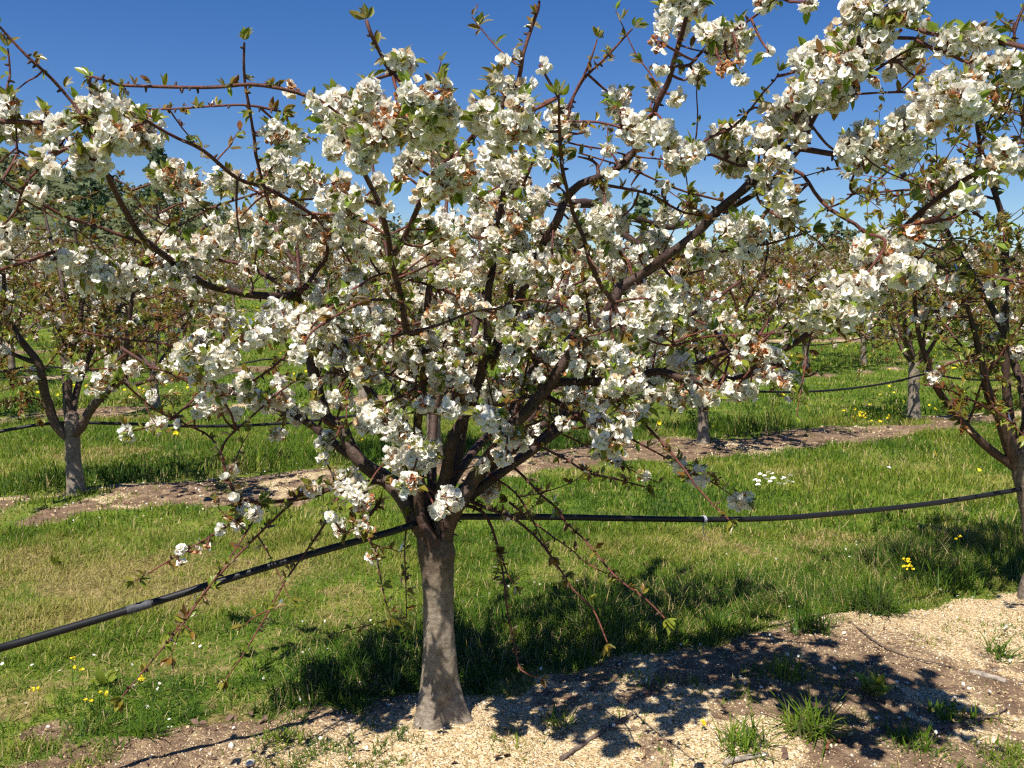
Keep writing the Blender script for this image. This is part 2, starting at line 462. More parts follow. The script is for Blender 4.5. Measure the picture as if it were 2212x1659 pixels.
def soil_mask(x, y):
    al, pe = row_coords(x, y)
    s = np.maximum(sstep(0.44, 0.60, fbm(x * 1.7 + 9, y * 1.7, 33)), 0.9 * sstep(0.52, 0.62, fbm(x * 6, y * 6, 35)))
    g, sd_, k0 = gravel_mask(x, y)
    s = np.maximum(s, np.where(k0 == 0, np.maximum(sstep(-0.10, 0.20, sd_) * sstep(0.5, -0.4, al), 0.85 * sstep(-0.6, -1.6, al)), 0))
    s = s * (1 - 0.9 * np.exp(-((x + 0.35) / 0.75) ** 2 - ((y - 3.15) / 0.45) ** 2))
    s = s * (1 - 0.8 * np.exp(-((x - 2.3) / 0.9) ** 2 - ((y - 4.55) / 0.5) ** 2))
    s = np.where(k0 >= 1, np.maximum(s, 0.3 + 0.5 * sstep(0.4, 0.6, fbm(x * 1.5, y * 1.5, 36))), s)
    return np.clip(s, 0, 1)

def slope(x, y):
    """the orchard climbs gently away from the camera, more so on the left"""
    t = np.clip(np.asarray(y, float) - 15, 0, 50)
    t = t * t / (t + 8)
    return t * (0.056 + 0.040 * sstep(2, -22, np.asarray(x, float)))

H_OFF = 0.0
def height(x, y):
    x = np.asarray(x, float); y = np.asarray(y, float)
    g, s, k0 = gravel_mask(x, y)
    near = np.exp(-(np.hypot(x, y - 3) / 14) ** 2)
    h = 0.05 * np.exp(-((s + 0.2) / 0.55) ** 2) * near
    h = h + (fbm(x * 0.9, y * 0.9, 12) - 0.5) * 0.10 * near
    h = h + (fbm(x * 7, y * 7, 14) - 0.5) * 0.035 * near
    h = h + (fbm(x * 26, y * 26, 15, 3) - 0.5) * 0.016 * near * (0.4 + 0.6 * g)
    r = np.hypot(x - A0[0], y - A0[1])
    h = h + 0.035 * np.exp(-(r / 0.28) ** 2)
    return h + slope(x, y) + H_OFF * near

H_OFF = 0.015 - float(height(A0[0], A0[1]))

def axis(lo, hi, step, far_lo, far_hi, growth):
    mid = np.arange(lo, hi, step)
    def side(start, end, sgn):
        out = []; p = start; s = step
        while (p < end if sgn > 0 else p > end):
            s *= growth; p = p + sgn * s; out.append(p)
        return out
    return np.array(sorted(side(lo, far_lo, -1)) + list(mid) + side(mid[-1], far_hi, 1))

gx = axis(-2.9, 3.6, 0.02, -420, 420, 1.06)
gy = axis(2.3, 6.2, 0.02, -40, 480, 1.045)
GX, GY = np.meshgrid(gx, gy)
gz = height(GX, GY)
g = Geo()
nx, ny = len(gx), len(gy)
ii = np.arange(ny - 1)[:, None] * nx + np.arange(nx - 1)[None]
g.add(np.stack([GX, GY, gz], -1), np.stack([ii, ii + 1, ii + nx + 1, ii + nx], -1).reshape(-1, 4))
ground = g.obj('ground', GROUND, kind='structure')
for nm, fn in (('gravel', lambda x, y: gravel_mask(x, y)[0]), ('dry', dry_mask), ('soil', soil_mask)):
    at = ground.data.attributes.new(nm, 'FLOAT', 'POINT')
    at.data.foreach_set('value', fn(GX, GY).astype(np.float32).ravel())

# ------------------------------------------------------------------ hill and woods far behind
def hill_elev(u):
    px = u * FPX + 512
    return np.interp(px, [-600, -300, 0, 60, 150, 250, 400, 600, 1024, 1600], [190, 165, 126, 110, 86, 66, 46, 34, 30, 26]) / FPX
def hill_z(x, y):
    u = x / y
    crest = 260.0
    t = sstep(110, crest, y)
    z = hill_elev(u) * crest * t * (1 - 0.35 * sstep(crest, 430, y))
    return z + (fbm(x * 0.03, y * 0.03, 71) - 0.5) * 6 * t + slope(x, y) - 0.6
us = np.linspace(-1.25, 1.25, 160); ds = np.linspace(100, 470, 60)
U_, D_ = np.meshgrid(us, ds)
hx = U_ * D_; hz = hill_z(hx, D_)
g = Geo(); ii = np.arange(59)[:, None] * 160 + np.arange(159)[None]
g.add(np.stack([hx, D_, hz], -1), np.stack([ii, ii + 1, ii + 161, ii + 160], -1).reshape(-1, 4))
g.obj('hill', plain('wooded_hillside', (0.08, 0.095, 0.045), 0.95, 0.1, 0.5, 0.3), kind='structure')

def quad_tpl(w, l):
    return np.array([[-w, 0, 0], [w, 0, 0], [w * 0.8, l, l * 0.1], [-w * 0.8, l, l * 0.1]], float), np.array([[0, 1, 2, 3]])

rng = np.random.default_rng(5)
g = Geo()
qt = quad_tpl(0.42, 0.8)
def crown_leaves(g, c, rad, hgt, n, tpl, rng, t0, t1, scale):
    d = rand_dirs(rng, n); rr = rng.uniform(0.55, 1.0, n) ** 0.6
    lump = 0.75 + 0.35 * np.sin(d[:, 0] * 5 + c[0]) * np.cos(d[:, 2] * 4 + c[1]) + 0.15 * rng.normal(size=n)
    p = np.asarray(c) + d * (rr * lump)[:, None] * np.array([rad, rad, hgt])
    nz = norm(d + rng.normal(size=(n, 3)) * 0.6)
    M = frames(nz, rng) * (scale * rng.uniform(0.6, 1.3, n))[:, None, None]
    g.inst(tpl, M, p, 0, rng.uniform(t0, t1, n))
cnt = 0
while cnt < 950:
    y = rng.uniform(120, 275); u = rng.uniform(-0.72, 0.72); x = u * y
    z = float(hill_z(x, y)); r0 = rng.uniform(1.5, 3.0)
    tt = rng.uniform(0, 0.65)
    crown_leaves(g, (x, y, z + r0 * 0.9), r0, r0 * rng.uniform(0.8, 1.3), 110, qt, rng, tt, tt + 0.35, r0 * 0.3)
    cnt += 1
for k in range(46):
    y = rng.uniform(78, 108); u = rng.uniform(-0.68, 0.68); x = u * y
    r0 = rng.uniform(1.3, 2.2)
    tt = rng.uniform(0.1, 0.6)
    crown_leaves(g, (x, y, r0 * 1.0 + float(slope(x, y))), r0 * 1.2, r0 * 1.25, 260, qt, rng, tt, tt + 0.35, r0 * 0.27)
woods = g.obj('woodland', WOODS, smooth=False, kind='stuff')
tag(woods, 'dark green woods on the hillside and behind the orchard', 'woods')

def pine(name, px, py, d, h, rad, label, seed, n=1500, round_=False):
    rng = np.random.default_rng(seed)
    p = unproject(px, py, d)
    x, y = float(p[0]), d
    top = float(p[2]); base = top - h
    root = thing(name, (x, y, 0), label, 'tree', 'taller trees behind the orchard')
    t = Geo()
    tp = np.array([[x, y, 0], [x + 0.2, y, top * 0.4], [x - 0.1, y, top * 0.75], [x, y, top - 0.3]])
    a, b = smooth_path(tp, [0.22, 0.18, 0.11, 0.03], 0.6)
    tube(t, a, b, 8, tint=0.03, rng=rng, bump=0.04)
    for k in range(14):
        z = base + (top - base) * rng.uniform(0.05, 0.85); az = rng.uniform(0, 6.28)
        f = (z - base) / h
        l = rad * (1.0 - 0.75 * f) * rng.uniform(0.6, 1.0)
        tube(t, [[x, y, z], [x + l * math.cos(az), y + l * math.sin(az), z + l * 0.25]], [0.06, 0.02], 5, tint=0.03)
    t.obj('trunk', BARK, root, (x, y, 0))
    c = Geo(); qt = quad_tpl(0.2, 0.5)
    for k in range(n // 30):
        f = rng.uniform(0, 1) ** 1.2
        z = base + h * f; az = rng.uniform(0, 6.28)
        rr = (rad * (math.sqrt(max(0.05, 1 - (f * 2 - 1) ** 2)) if round_ else (1.05 - 0.85 * f))) * rng.uniform(0.35, 1.0)
        crown_leaves(c, (x + rr * math.cos(az), y + rr * math.sin(az), z), 0.55, 0.35, 30, qt, rng, 0.0, 0.9, 0.7)
    c.obj('crown', NEEDLE, root, (x, y, 0), smooth=False)
pine('pine_tree', 157, 146, 90, 5.0, 1.5, 'dark pine standing tallest above the blossom beside the wooded hill', 31)
pine('pine_tree', 88, 180, 95, 5.0, 1.5, 'broad green pine just beside the foot of the wooded hill', 32, 2400, True)
pine('pine_tree', 644, 196, 66, 3.6, 1.1, 'small thin pine alone against the blue sky behind the large tree', 33, 420)
pine('broadleaf_tree', 836, 224, 80, 5.0, 1.8, 'green bushy tree low on the skyline under the far right limb', 34, 1500, True)

# ------------------------------------------------------------------ plant templates
def petal_grid(rows, cols):
    """rows of (radius, half width, lift, edge lift) -> verts, quads for one petal along +y"""
    v = []
    for (r_, w_, z_, e_) in rows:
        for c in np.linspace(-1, 1, cols):
            v.append((w_ * c, r_, z_ + e_ * abs(c)))
    f = []
    for i in range(len(rows) - 1):
        for j in range(cols - 1):
            a = i * cols + j; f.append((a, a + 1, a + cols + 1, a + cols))
    return np.array(v, float), np.array(f)

def flower_tpl(rng, open_=1.0, hi=True):
    """five cupped petals round +z; radius about 15 mm"""
    V = []; F = []; n = 0
    for k in range(5):
        o = open_ * rng.uniform(0.75, 1.15)
        sc = rng.uniform(0.88, 1.08)
        lift = 0.012 * (1.25 - o)
        rows = [(0.0012, 0.0016, 0.000, 0.0), (0.0072 * (0.6 + 0.4 * o), 0.0074, 0.0016 + lift * 0.6, 0.0012), (0.0140 * (0.35 + 0.65 * o), 0.0080, 0.0024 + lift * 1.7, 0.0014 + rng.normal() * 0.0010),
                (0.0172 * (0.30 + 0.70 * o), 0.0042, 0.0022 + lift * 2.2 + rng.normal() * 0.0012, 0.0)]
        if hi: v, f = petal_grid(rows, 3)
        else: v, f = petal_grid([rows[0], (rows[2][0] * 1.1, 0.0095, rows[2][2], 0)], 2)
        v = v * sc
        a = k * 2 * math.pi / 5 + rng.normal() * 0.10
        c, s = math.cos(a), math.sin(a)
        v = v @ np.array([[c, s, 0], [-s, c, 0], [0, 0, 1]])
        V.append(v); F.append(f + n); n += len(v)
    return np.vstack(V), np.vstack(F)
trng = np.random.default_rng(77)
FLOWERS = [flower_tpl(trng, o) for o in (1.0, 1.05, 0.95, 0.85, 0.7, 1.0, 0.9, 0.55)]
FLOWERS_LO = [flower_tpl(trng, o, False) for o in (1.0, 0.9, 0.65)]
ca = np.arange(6) * math.pi / 3
CENTRE = (np.vstack([np.stack([0.0030 * np.cos(ca), 0.0030 * np.sin(ca), 0.0055 + 0 * ca], -1), [[0, 0, 0.0005]], [[0, 0, 0.0068]]]),
          np.array([[i, (i + 1) % 6, 7] for i in range(6)] + [[(i + 1) % 6, i, 6] for i in range(6)]))
# stalk from origin backwards along -z
STALKT = (np.array([[0.0006, 0, 0], [-0.0003, 0.0005, 0], [-0.0003, -0.0005, 0], [0.0006, 0, -1], [-0.0003, 0.0005, -1], [-0.0003, -0.0005, -1]], float),
          np.array([[0, 1, 4, 3], [1, 2, 5, 4], [2, 0, 3, 5]]))
CALYX = (np.array([[0.0026, 0, 0.0], [0, 0.0026, 0], [-0.0026, 0, 0], [0, -0.0026, 0], [0, 0, -0.007]]), np.array([[0, 1, 4], [1, 2, 4], [2, 3, 4], [3, 0, 4]]))
def leaf_tpl(hi=True, fold=0.35, curl=0.15):
    """unit length along +y, folded on the midrib, upper side +z"""
    rows = [(0, 0.03), (0.25, 0.17), (0.55, 0.215), (0.8, 0.13), (1.0, 0.005)] if hi else [(0, 0.03), (0.5, 0.23), (1.0, 0.01)]
    v = []; f = []
    for (t, w) in rows:
        z = -curl * t * t
        v += [(-w, t, z + w * fold), (0, t, z), (w, t, z + w * fold)]
    for i in range(len(rows) - 1):
        a = i * 3
        f += [(a, a + 1, a + 4, a + 3), (a + 1, a + 2, a + 5, a + 4)]
    return np.array(v, float), np.array(f)
LEAVES = [leaf_tpl(True, 0.35, 0.12), leaf_tpl(True, 0.7, 0.3), leaf_tpl(True, 0.2, -0.1), leaf_tpl(True, 0.9, 0.05)]
LEAVES_LO = [leaf_tpl(False, 0.4, 0.15), leaf_tpl(False, 0.7, 0.3)]

def add_flowers(g, P, Dd, rng, scale=1.0, hi=True, spent=0.0, base=None):
    """flowers at P facing Dd; material slots petal, stamen, stalk, withered"""
    n = len(P)
    if n == 0: return
    M = frames(Dd, rng)
    sc = scale * rng.uniform(0.85, 1.12, n)
    tpls = FLOWERS if hi else FLOWERS_LO
    kind = rng.integers(0, len(tpls), n)
    old = rng.uniform(size=n) < spent
    tint = np.where(rng.uniform(size=n) < 0.14, rng.uniform(0.0, 0.2, n), rng.uniform(0.2, 1, n))
    for k, t in enumerate(tpls):
        m = (kind == k) & ~old
        g.inst(t, M[m] * sc[m][:, None, None], P[m], 0, tint[m])
    m = old
    if m.any():
        for j in range(3 if hi else 1):
            Ms = frames(Dd[m] + rng.normal(size=(m.sum(), 3)) * 0.8, rng)
            g.inst(tpls[-1], Ms * (sc[m] * (0.5 if hi else 0.7))[:, None, None], P[m] + rng.normal(size=(m.sum(), 3)) * 0.004, 3, rng.uniform(0, 1, m.sum()))
    if hi:
        g.inst(CENTRE, M[~old] * sc[~old][:, None, None], P[~old], 1, rng.uniform(0, 1, (~old).sum()))
        g.inst(CALYX, M * sc[:, None, None], P, 2, rng.uniform(0, 1, n))
        if base is not None:
            v = P - base; ln = np.linalg.norm(v, axis=1)
            Ms = frames(v, rng).copy(); Ms[:, :, 2] *= ln[:, None]
            g.inst(STALKT, Ms, P, 2, rng.uniform(0, 1, n))

def add_leaves(g, P, axis_, rng, n, lmin, lmax, hi=True, tlo=0.1, thi=1.0, spread=0.9):
    """n leaves at each point of P, spraying round axis_"""
    m = len(P)
    if m == 0: return
    P = np.repeat(P, n, 0); ax = np.repeat(norm(axis_), n, 0)
    tb = np.repeat(rng.uniform(tlo, thi, m), n) + rng.normal(size=m * n) * 0.12
    d = norm(ax + rand_dirs(rng, m * n) * spread)
    up = norm(np.array([[0, 0, 1.0]]) + rng.normal(size=(m * n, 3)) * 0.5)
    M = frames_up(d, up)
    ln = rng.uniform(lmin, lmax, m * n)
    tp = LEAVES if hi else LEAVES_LO
    kd = rng.integers(0, len(tp), m * n)
    for k, t in enumerate(tp):
        s = kd == k
        g.inst(t, M[s] * ln[s][:, None, None], P[s] + d[s] * 0.004, 0, np.clip(tb[s], 0, 1))

def along(pts, step, rng, t0=0.0):
    """points and tangents every step metres along a polyline"""
    p = np.asarray(pts, float); seg = np.linalg.norm(np.diff(p, axis=0), axis=1)
    s = np.concatenate([[0], np.cumsum(seg)]); L = s[-1]
    n = max(1, int(L * (1 - t0) / step))
    q = np.sort(L * t0 + rng.uniform(0, 1, n) * L * (1 - t0))
    out = np.stack([np.interp(q, s, p[:, k]) for k in range(3)], -1)
    i = np.clip(np.searchsorted(s, q) - 1, 0, len(p) - 2)
    return out, norm(p[i + 1] - p[i]), q / L

def twig_path(rng, p, d, L, n=5, up=0.1, wob=0.12):
    pts = [np.array(p, float)]; d = norm(d)
    for k in range(n):
        d = norm(d + rng.normal(size=3) * wob + np.array([0, 0, up / n]))
        pts.append(pts[-1] + d * L / n)
    return np.array(pts)

# ------------------------------------------------------------------ the large cherry tree
# traced limbs: name, [(x, y) in the 2212 px wide view], depths of the first and last point (m), radii (m)
DT = 3.40
BR = [
 # limbs
 ('limb', [(930,1175),(898,1120),(861,1066),(828,1035),(774,992),(733,925),(708,905),(694,867),(687,820),(674,766),(655,698),(637,640)], 3.38, 3.50, .036, .017),
 ('limb', [(637,640),(573,638),(505,634),(438,617),(370,570),(310,514),(270,452),(243,404),(219,347),(202,303),(190,262)], 3.50, 2.50, .016, .007),
 ('limb', [(938,1180),(906,1103),(907,988),(904,920),(915,813),(922,712),(927,640),(940,560)], 3.34, 3.25, .024, .010),
 ('limb', [(922,720),(900,716),(878,719),(866,650),(855,601),(848,553),(840,519),(814,438),(797,398),(784,360),(775,300)], 3.28, 2.35, .013, .006),
 ('limb', [(945,1180),(950,1083),(969,1005),(979,955),(995,914),(1017,880),(1037,813),(1047,766),(1053,719),(1054,634),(1060,584),(1072,520),(1085,440),(1095,370)], 3.40, 3.15, .031, .008),
 ('limb', [(955,1185),(978,1115),(1000,1070),(1020,1039),(1047,1003),(1085,955),(1114,917),(1138,890),(1161,863),(1188,834),(1207,803),(1236,766),(1275,725),(1320,660),(1346,620),(1395,585),(1440,553),(1500,505),(1555,452),(1602,412),(1632,377),(1669,323),(1702,280),(1735,232),(1790,182),(1825,130),(1881,55),(1928,7),(1965,-40)], 3.40, 2.35, .030, .006),
 ('limb', [(1165,858),(1190,830),(1239,827),(1303,822),(1360,812),(1420,803),(1475,817),(1540,829),(1610,812),(1682,766),(1753,712),(1820,640),(1884,567),(1950,490),(2012,431),(2100,384),(2145,360),(2230,335)], 3.33, 2.40, .017, .006),
 ('limb', [(1060,775),(1100,690),(1140,600),(1175,526),(1202,472),(1218,430),(1252,398),(1292,386),(1333,361),(1367,327),(1400,280),(1426,229),(1443,175),(1464,111),(1482,50),(1495,-20)], 3.36, 2.60, .022, .006),
 ('limb', [(1210,445),(1272,441),(1330,455),(1373,472),(1410,484),(1450,490),(1500,470)], 3.4, 3.9, .020, .012),
 ('limb', [(1561,458),(1600,435),(1642,411),(1680,380),(1709,347),(1736,310),(1760,270),(1783,225)], 2.80, 2.62, .010, .006),
 ('limb', [(1686,319),(1740,326),(1814,337),(1880,318),(1938,283),(1985,255),(2040,219),(2100,172),(2140,152),(2225,124)], 2.62, 2.30, .009, .004),
 # branches
 ('branch', [(637,640),(613,617),(573,597),(526,570),(455,560),(400,548)], 3.5, 3.6, .011, .006),
 ('branch', [(637,640),(660,624),(687,594),(706,555),(715,515),(722,480)], 3.5, 3.35, .010, .006),
 ('branch', [(645,655),(645,584),(640,530),(628,470)], 3.5, 3.6, .011, .006),
 ('branch', [(654,654),(674,668),(720,745),(760,800)], 3.5, 3.4, .007, .005),
 ('branch', [(852,548),(868,520),(902,462),(925,410),(950,360),(985,330)], 2.80, 2.45, .010, .005),
 ('branch', [(1070,772),(1084,739),(1104,640),(1098,560),(1090,500)], 3.3, 3.2, .013, .007),
 ('branch', [(1165,850),(1165,813),(1151,769),(1134,746),(1110,700)], 3.33, 3.1, .010, .006),
 ('branch', [(1259,822),(1269,786),(1272,740),(1272,698),(1266,651)], 3.3, 3.2, .009, .006),
 ('branch', [(1165,850),(1205,868),(1249,900),(1290,945)], 3.33, 3.0, .013, .006),
 ('branch', [(1160,858),(1138,856),(1094,867),(1060,880)], 3.33, 3.1, .009, .005),
 ('branch', [(1131,931),(1171,961),(1222,992),(1272,1022),(1330,1038),(1390,1046)], 3.36, 3.1, .006, .0028),
 ('branch', [(1330,700),(1390,660),(1440,640),(1480,600)], 3.15, 3.0, .009, .005),
 ('branch', [(1275,905),(1278,860),(1280,800)], 3.2, 3.2, .010, .006),
 ('branch', [(1000,1090),(1046,1107),(1070,1167),(1087,1252),(1100,1319),(1114,1403),(1124,1437),(1165,1465)], 3.40, 3.15, .007, .0025),
 ('branch', [(1083,1201),(1098,1235),(1112,1264)], 3.3, 3.2, .0035, .002),
 ('branch', [(1010,1080),(1060,1100),(1100,1117),(1154,1161),(1198,1215),(1239,1275),(1279,1316),(1313,1383)], 3.40, 3.0, .007, .0025),
 ('branch', [(1057,1025),(1110,1060),(1141,1107),(1168,1161),(1188,1198)], 3.4, 3.15, .0045, .0025),
 ('branch', [(1100,1085),(1154,1124),(1198,1161),(1232,1191),(1272,1218),(1310,1240)], 3.4, 3.3, .0045, .002),
 ('branch', [(1090,990),(1138,1035),(1168,1069),(1208,1106),(1222,1130),(1266,1171),(1306,1215),(1340,1252),(1390,1292),(1437,1329)], 3.35, 2.75, .0055, .0025),
 ('branch', [(1365,880),(1397,917),(1441,971),(1478,1018),(1500,1042),(1534,1079),(1572,1120)], 3.1, 2.75, .006, .0028),
 ('branch', [(880,1120),(876,1180),(874,1260),(876,1340)], 3.36, 3.3, .004, .002),
 ('branch', [(770,1130),(800,1170),(817,1218),(834,1285),(846,1325)], 3.1, 3.0, .004, .002),
 ('branch', [(828,1040),(780,1045),(718,1055),(680,1068),(640,1080),(573,1089),(522,1082)], 3.40, 3.05, .011, .006),
 ('branch', [(515,1084),(500,1030),(478,971),(438,937),(398,921),(370,890)], 3.05, 3.0, .006, .003),
 ('branch', [(478,974),(500,945),(546,897),(593,860),(640,820)], 3.05, 3.1, .0045, .003),
 ('branch', [(640,1076),(617,1100),(539,1177),(451,1268),(395,1345),(337,1420),(259,1507)], 3.15, 2.6, .0055, .0022),
 ('branch', [(566,1092),(519,1167),(465,1252),(440,1290)], 3.05, 2.9, .004, .0022),
 ('branch', [(420,1310),(395,1350),(372,1415)], 2.95, 2.9, .003, .0018),
 ('branch', [(735,1065),(704,1127),(657,1198),(623,1245),(590,1302),(539,1393),(489,1471)], 3.25, 2.8, .005, .002),
 ('branch', [(560,1090),(525,1117),(470,1152),(404,1188),(337,1228),(290,1254)], 3.05, 2.95, .0045, .002),
 # upper left wands
 ('branch', [(195,166),(216,170),(249,180),(300,184),(388,189),(460,185),(539,181),(607,189),(674,209),(740,245),(790,300)], 2.55, 2.5, .0035, .006),
 ('branch', [(232,222),(276,230),(361,233),(450,232),(539,230),(600,238)], 2.9, 2.9, .0022, .004),
 ('branch', [(528,92),(532,140),(537,182),(546,253),(552,300),(557,337),(568,392),(585,450)], 2.75, 3.0, .003, .006),
 ('branch', [(320,262),(347,280),(395,308),(438,330),(505,381),(565,408),(627,431),(690,470)], 2.5, 3.1, .004, .007),
 ('branch', [(0,58),(20,81),(61,125),(108,169),(145,219),(185,262)], 2.4, 2.5, .003, .005),
 ('branch', [(17,105),(18,160),(19,216),(35,262)], 2.6, 2.6, .0025, .0035),
 ('branch', [(-30,262),(34,261),(100,258),(169,260)], 2.5, 2.5, .007, .006),
 ('branch', [(5,390),(55,420),(104,452),(160,472),(209,489),(260,508),(310,528)], 2.7, 3.0, .0035, .006),
 ('branch', [(-5,497),(30,450),(61,401),(101,350),(162,303)], 2.7, 2.55, .003, .004),
 ('branch', [(388,489),(448,455),(526,425),(600,400)], 2.9, 3.1, .003, .004),
 ('branch', [(-10,586),(67,567),(145,550),(210,570),(265,578),(320,572),(400,565)], 2.6, 3.2, .005, .007),
 ('branch', [(35,270),(40,310),(46,340)], 2.5, 2.5, .003, .002),
 ('branch', [(390,500),(330,470),(270,400),(235,385)], 3.0, 2.9, .003, .002),
 ('branch', [(448,596),(400,560),(355,500),(330,440)], 3.5, 3.3, .004, .0025),
 # centre top
 ('branch', [(792,45),(804,77),(821,115),(848,165),(881,202),(905,250),(930,300)], 2.25, 2.35, .0045, .006),
 ('branch', [(1165,2),(1161,20),(1148,67),(1131,125),(1121,179),(1097,209),(1068,245),(1036,286),(996,327),(960,380)], 2.4, 2.55, .0035, .008),
 ('branch', [(1290,85),(1272,130),(1259,162),(1239,202),(1225,263),(1212,310),(1190,350)], 2.9, 2.9, .0025, .005),
 ('branch', [(1366,62),(1306,125),(1285,150),(1259,172),(1232,222),(1215,265),(1181,307),(1150,345),(1130,400)], 2.85, 3.0, .0025, .006),
 ('branch', [(1207,210),(1214,286),(1215,354),(1225,404),(1245,455),(1258,510),(1272,567),(1299,617),(1326,651),(1345,710)], 2.35, 2.7, .003, .008),
 ('branch', [(1160,290),(1239,310),(1306,324),(1360,335),(1420,340),(1490,345)], 3.0, 3.2, .003, .003),
 ('branch', [(1225,263),(1286,263),(1340,276),(1372,290)], 2.9, 2.8, .003, .004),
 ('branch', [(1292,384),(1291,357),(1272,344),(1250,338)], 3.0, 3.0, .008, .003),
 ('branch', [(1250,330),(1357,364),(1420,388),(1479,414),(1564,431)], 3.1, 3.2, .003, .004),
 ('branch', [(1299,398),(1350,405),(1407,418),(1479,458),(1554,462),(1628,474)], 3.0, 2.9, .005, .003),
 ('branch', [(1333,491),(1357,512),(1390,536),(1430,560)], 3.6, 3.3, .013, .012),
 ('branch', [(1482,142),(1494,132),(1524,108),(1575,70),(1612,47),(1645,22),(1676,-2)], 2.65, 2.5, .005, .003),
 ('branch', [(1578,278),(1600,255),(1622,232),(1649,202),(1668,175),(1684,156)], 2.7, 2.6, .004, .0022),
 ('branch', [(1455,330),(1473,340),(1531,340),(1600,355),(1660,350)], 2.9, 2.7, .004, .005),
 # right
 ('branch', [(1901,61),(1935,75),(1972,88),(2005,104),(2040,118),(2070,133),(2105,147)], 2.4, 2.35, .005, .004),
 ('branch', [(1935,52),(1980,72),(2019,84),(2060,67),(2095,72),(2130,83),(2174,91),(2225,110)], 2.4, 2.3, .004, .006),
 ('branch', [(1824,205),(1870,206),(1920,203),(1972,202),(2010,215)], 2.5, 2.4, .003, .003),
 ('branch', [(1860,175),(1905,140),(1940,122),(1975,105)], 2.5, 2.4, .004, .003),
 ('branch', [(1686,357),(1730,375),(1760,414),(1790,452),(1844,489),(1895,519),(1960,550),(2056,584),(2130,600),(2225,616)], 2.6, 2.35, .0055, .0045),
 ('branch', [(1630,400),(1640,440),(1690,470)], 2.7, 2.6, .004, .003),
 ('branch', [(1460,747),(1510,729),(1560,724),(1615,722),(1719,715),(1765,712),(1800,714)], 2.9, 2.55, .004, .0025),
 ('branch', [(1545,715),(1581,766),(1640,785),(1682,790),(1740,812),(1765,808)], 3.0, 2.65, .006, .003),
 ('branch', [(1400,590),(1460,560),(1540,545),(1640,528),(1715,510),(1760,500)], 2.95, 2.7, .005, .003),
 ('branch', [(1950,490),(1990,530),(2030,545)], 2.45, 2.5, .004, .003),
 # centre wands
 ('branch', [(848,727),(915,712),(969,698),(1026,678),(1070,661),(1121,651),(1174,651),(1230,660)], 2.75, 2.9, .005, .003),
 ('branch', [(720,685),(784,655),(834,647),(866,652)], 2.75, 2.85, .003, .005),
 ('branch', [(733,640),(784,615),(812,600),(860,585)], 2.85, 3.0, .003, .004),
 ('branch', [(165,713),(220,725),(270,735),(357,742),(401,757),(440,780)], 2.75, 2.9, .0025, .004),
 ('branch', [(401,775),(479,749),(573,712),(654,681),(691,675),(760,650)], 2.8, 3.0, .0045, .006),
 ('branch', [(548,822),(590,790),(627,759),(691,715),(735,680)], 2.85, 3.0, .0035, .005),
 ('branch', [(263,823),(293,850),(337,884),(370,905)], 2.8, 2.95, .003, .003),
 ('branch', [(1010,885),(985,850),(970,815),(960,790)], 3.3, 3.0, .008, .005),
 ('branch', [(835,870),(880,850),(930,812),(985,780),(1040,760)], 3.0, 3.2, .004, .006),
 ('branch', [(820,1085),(800,1110),(790,1130),(750,1150)], 3.3, 3.1, .007, .004),
 ('branch', [(733,925),(790,905),(840,900),(895,860)], 3.4, 3.1, .006, .004),
 ('branch', [(1047,1003),(1075,985),(1085,940)], 3.4, 3.1, .006, .004),
 ('branch', [(905,1000),(880,985),(865,960)], 3.34, 3.0, .008, .004),
 ('branch', [(1310,820),(1330,860),(1350,900),(1340,950)], 3.25, 3.0, .007, .004),
 ('branch', [(885,605),(930,615),(985,640),(1040,690)], 3.2, 3.4, .005, .008),
 ('branch', [(700,800),(760,812),(830,806),(890,830)], 3.45, 3.1, .006, .004),
]
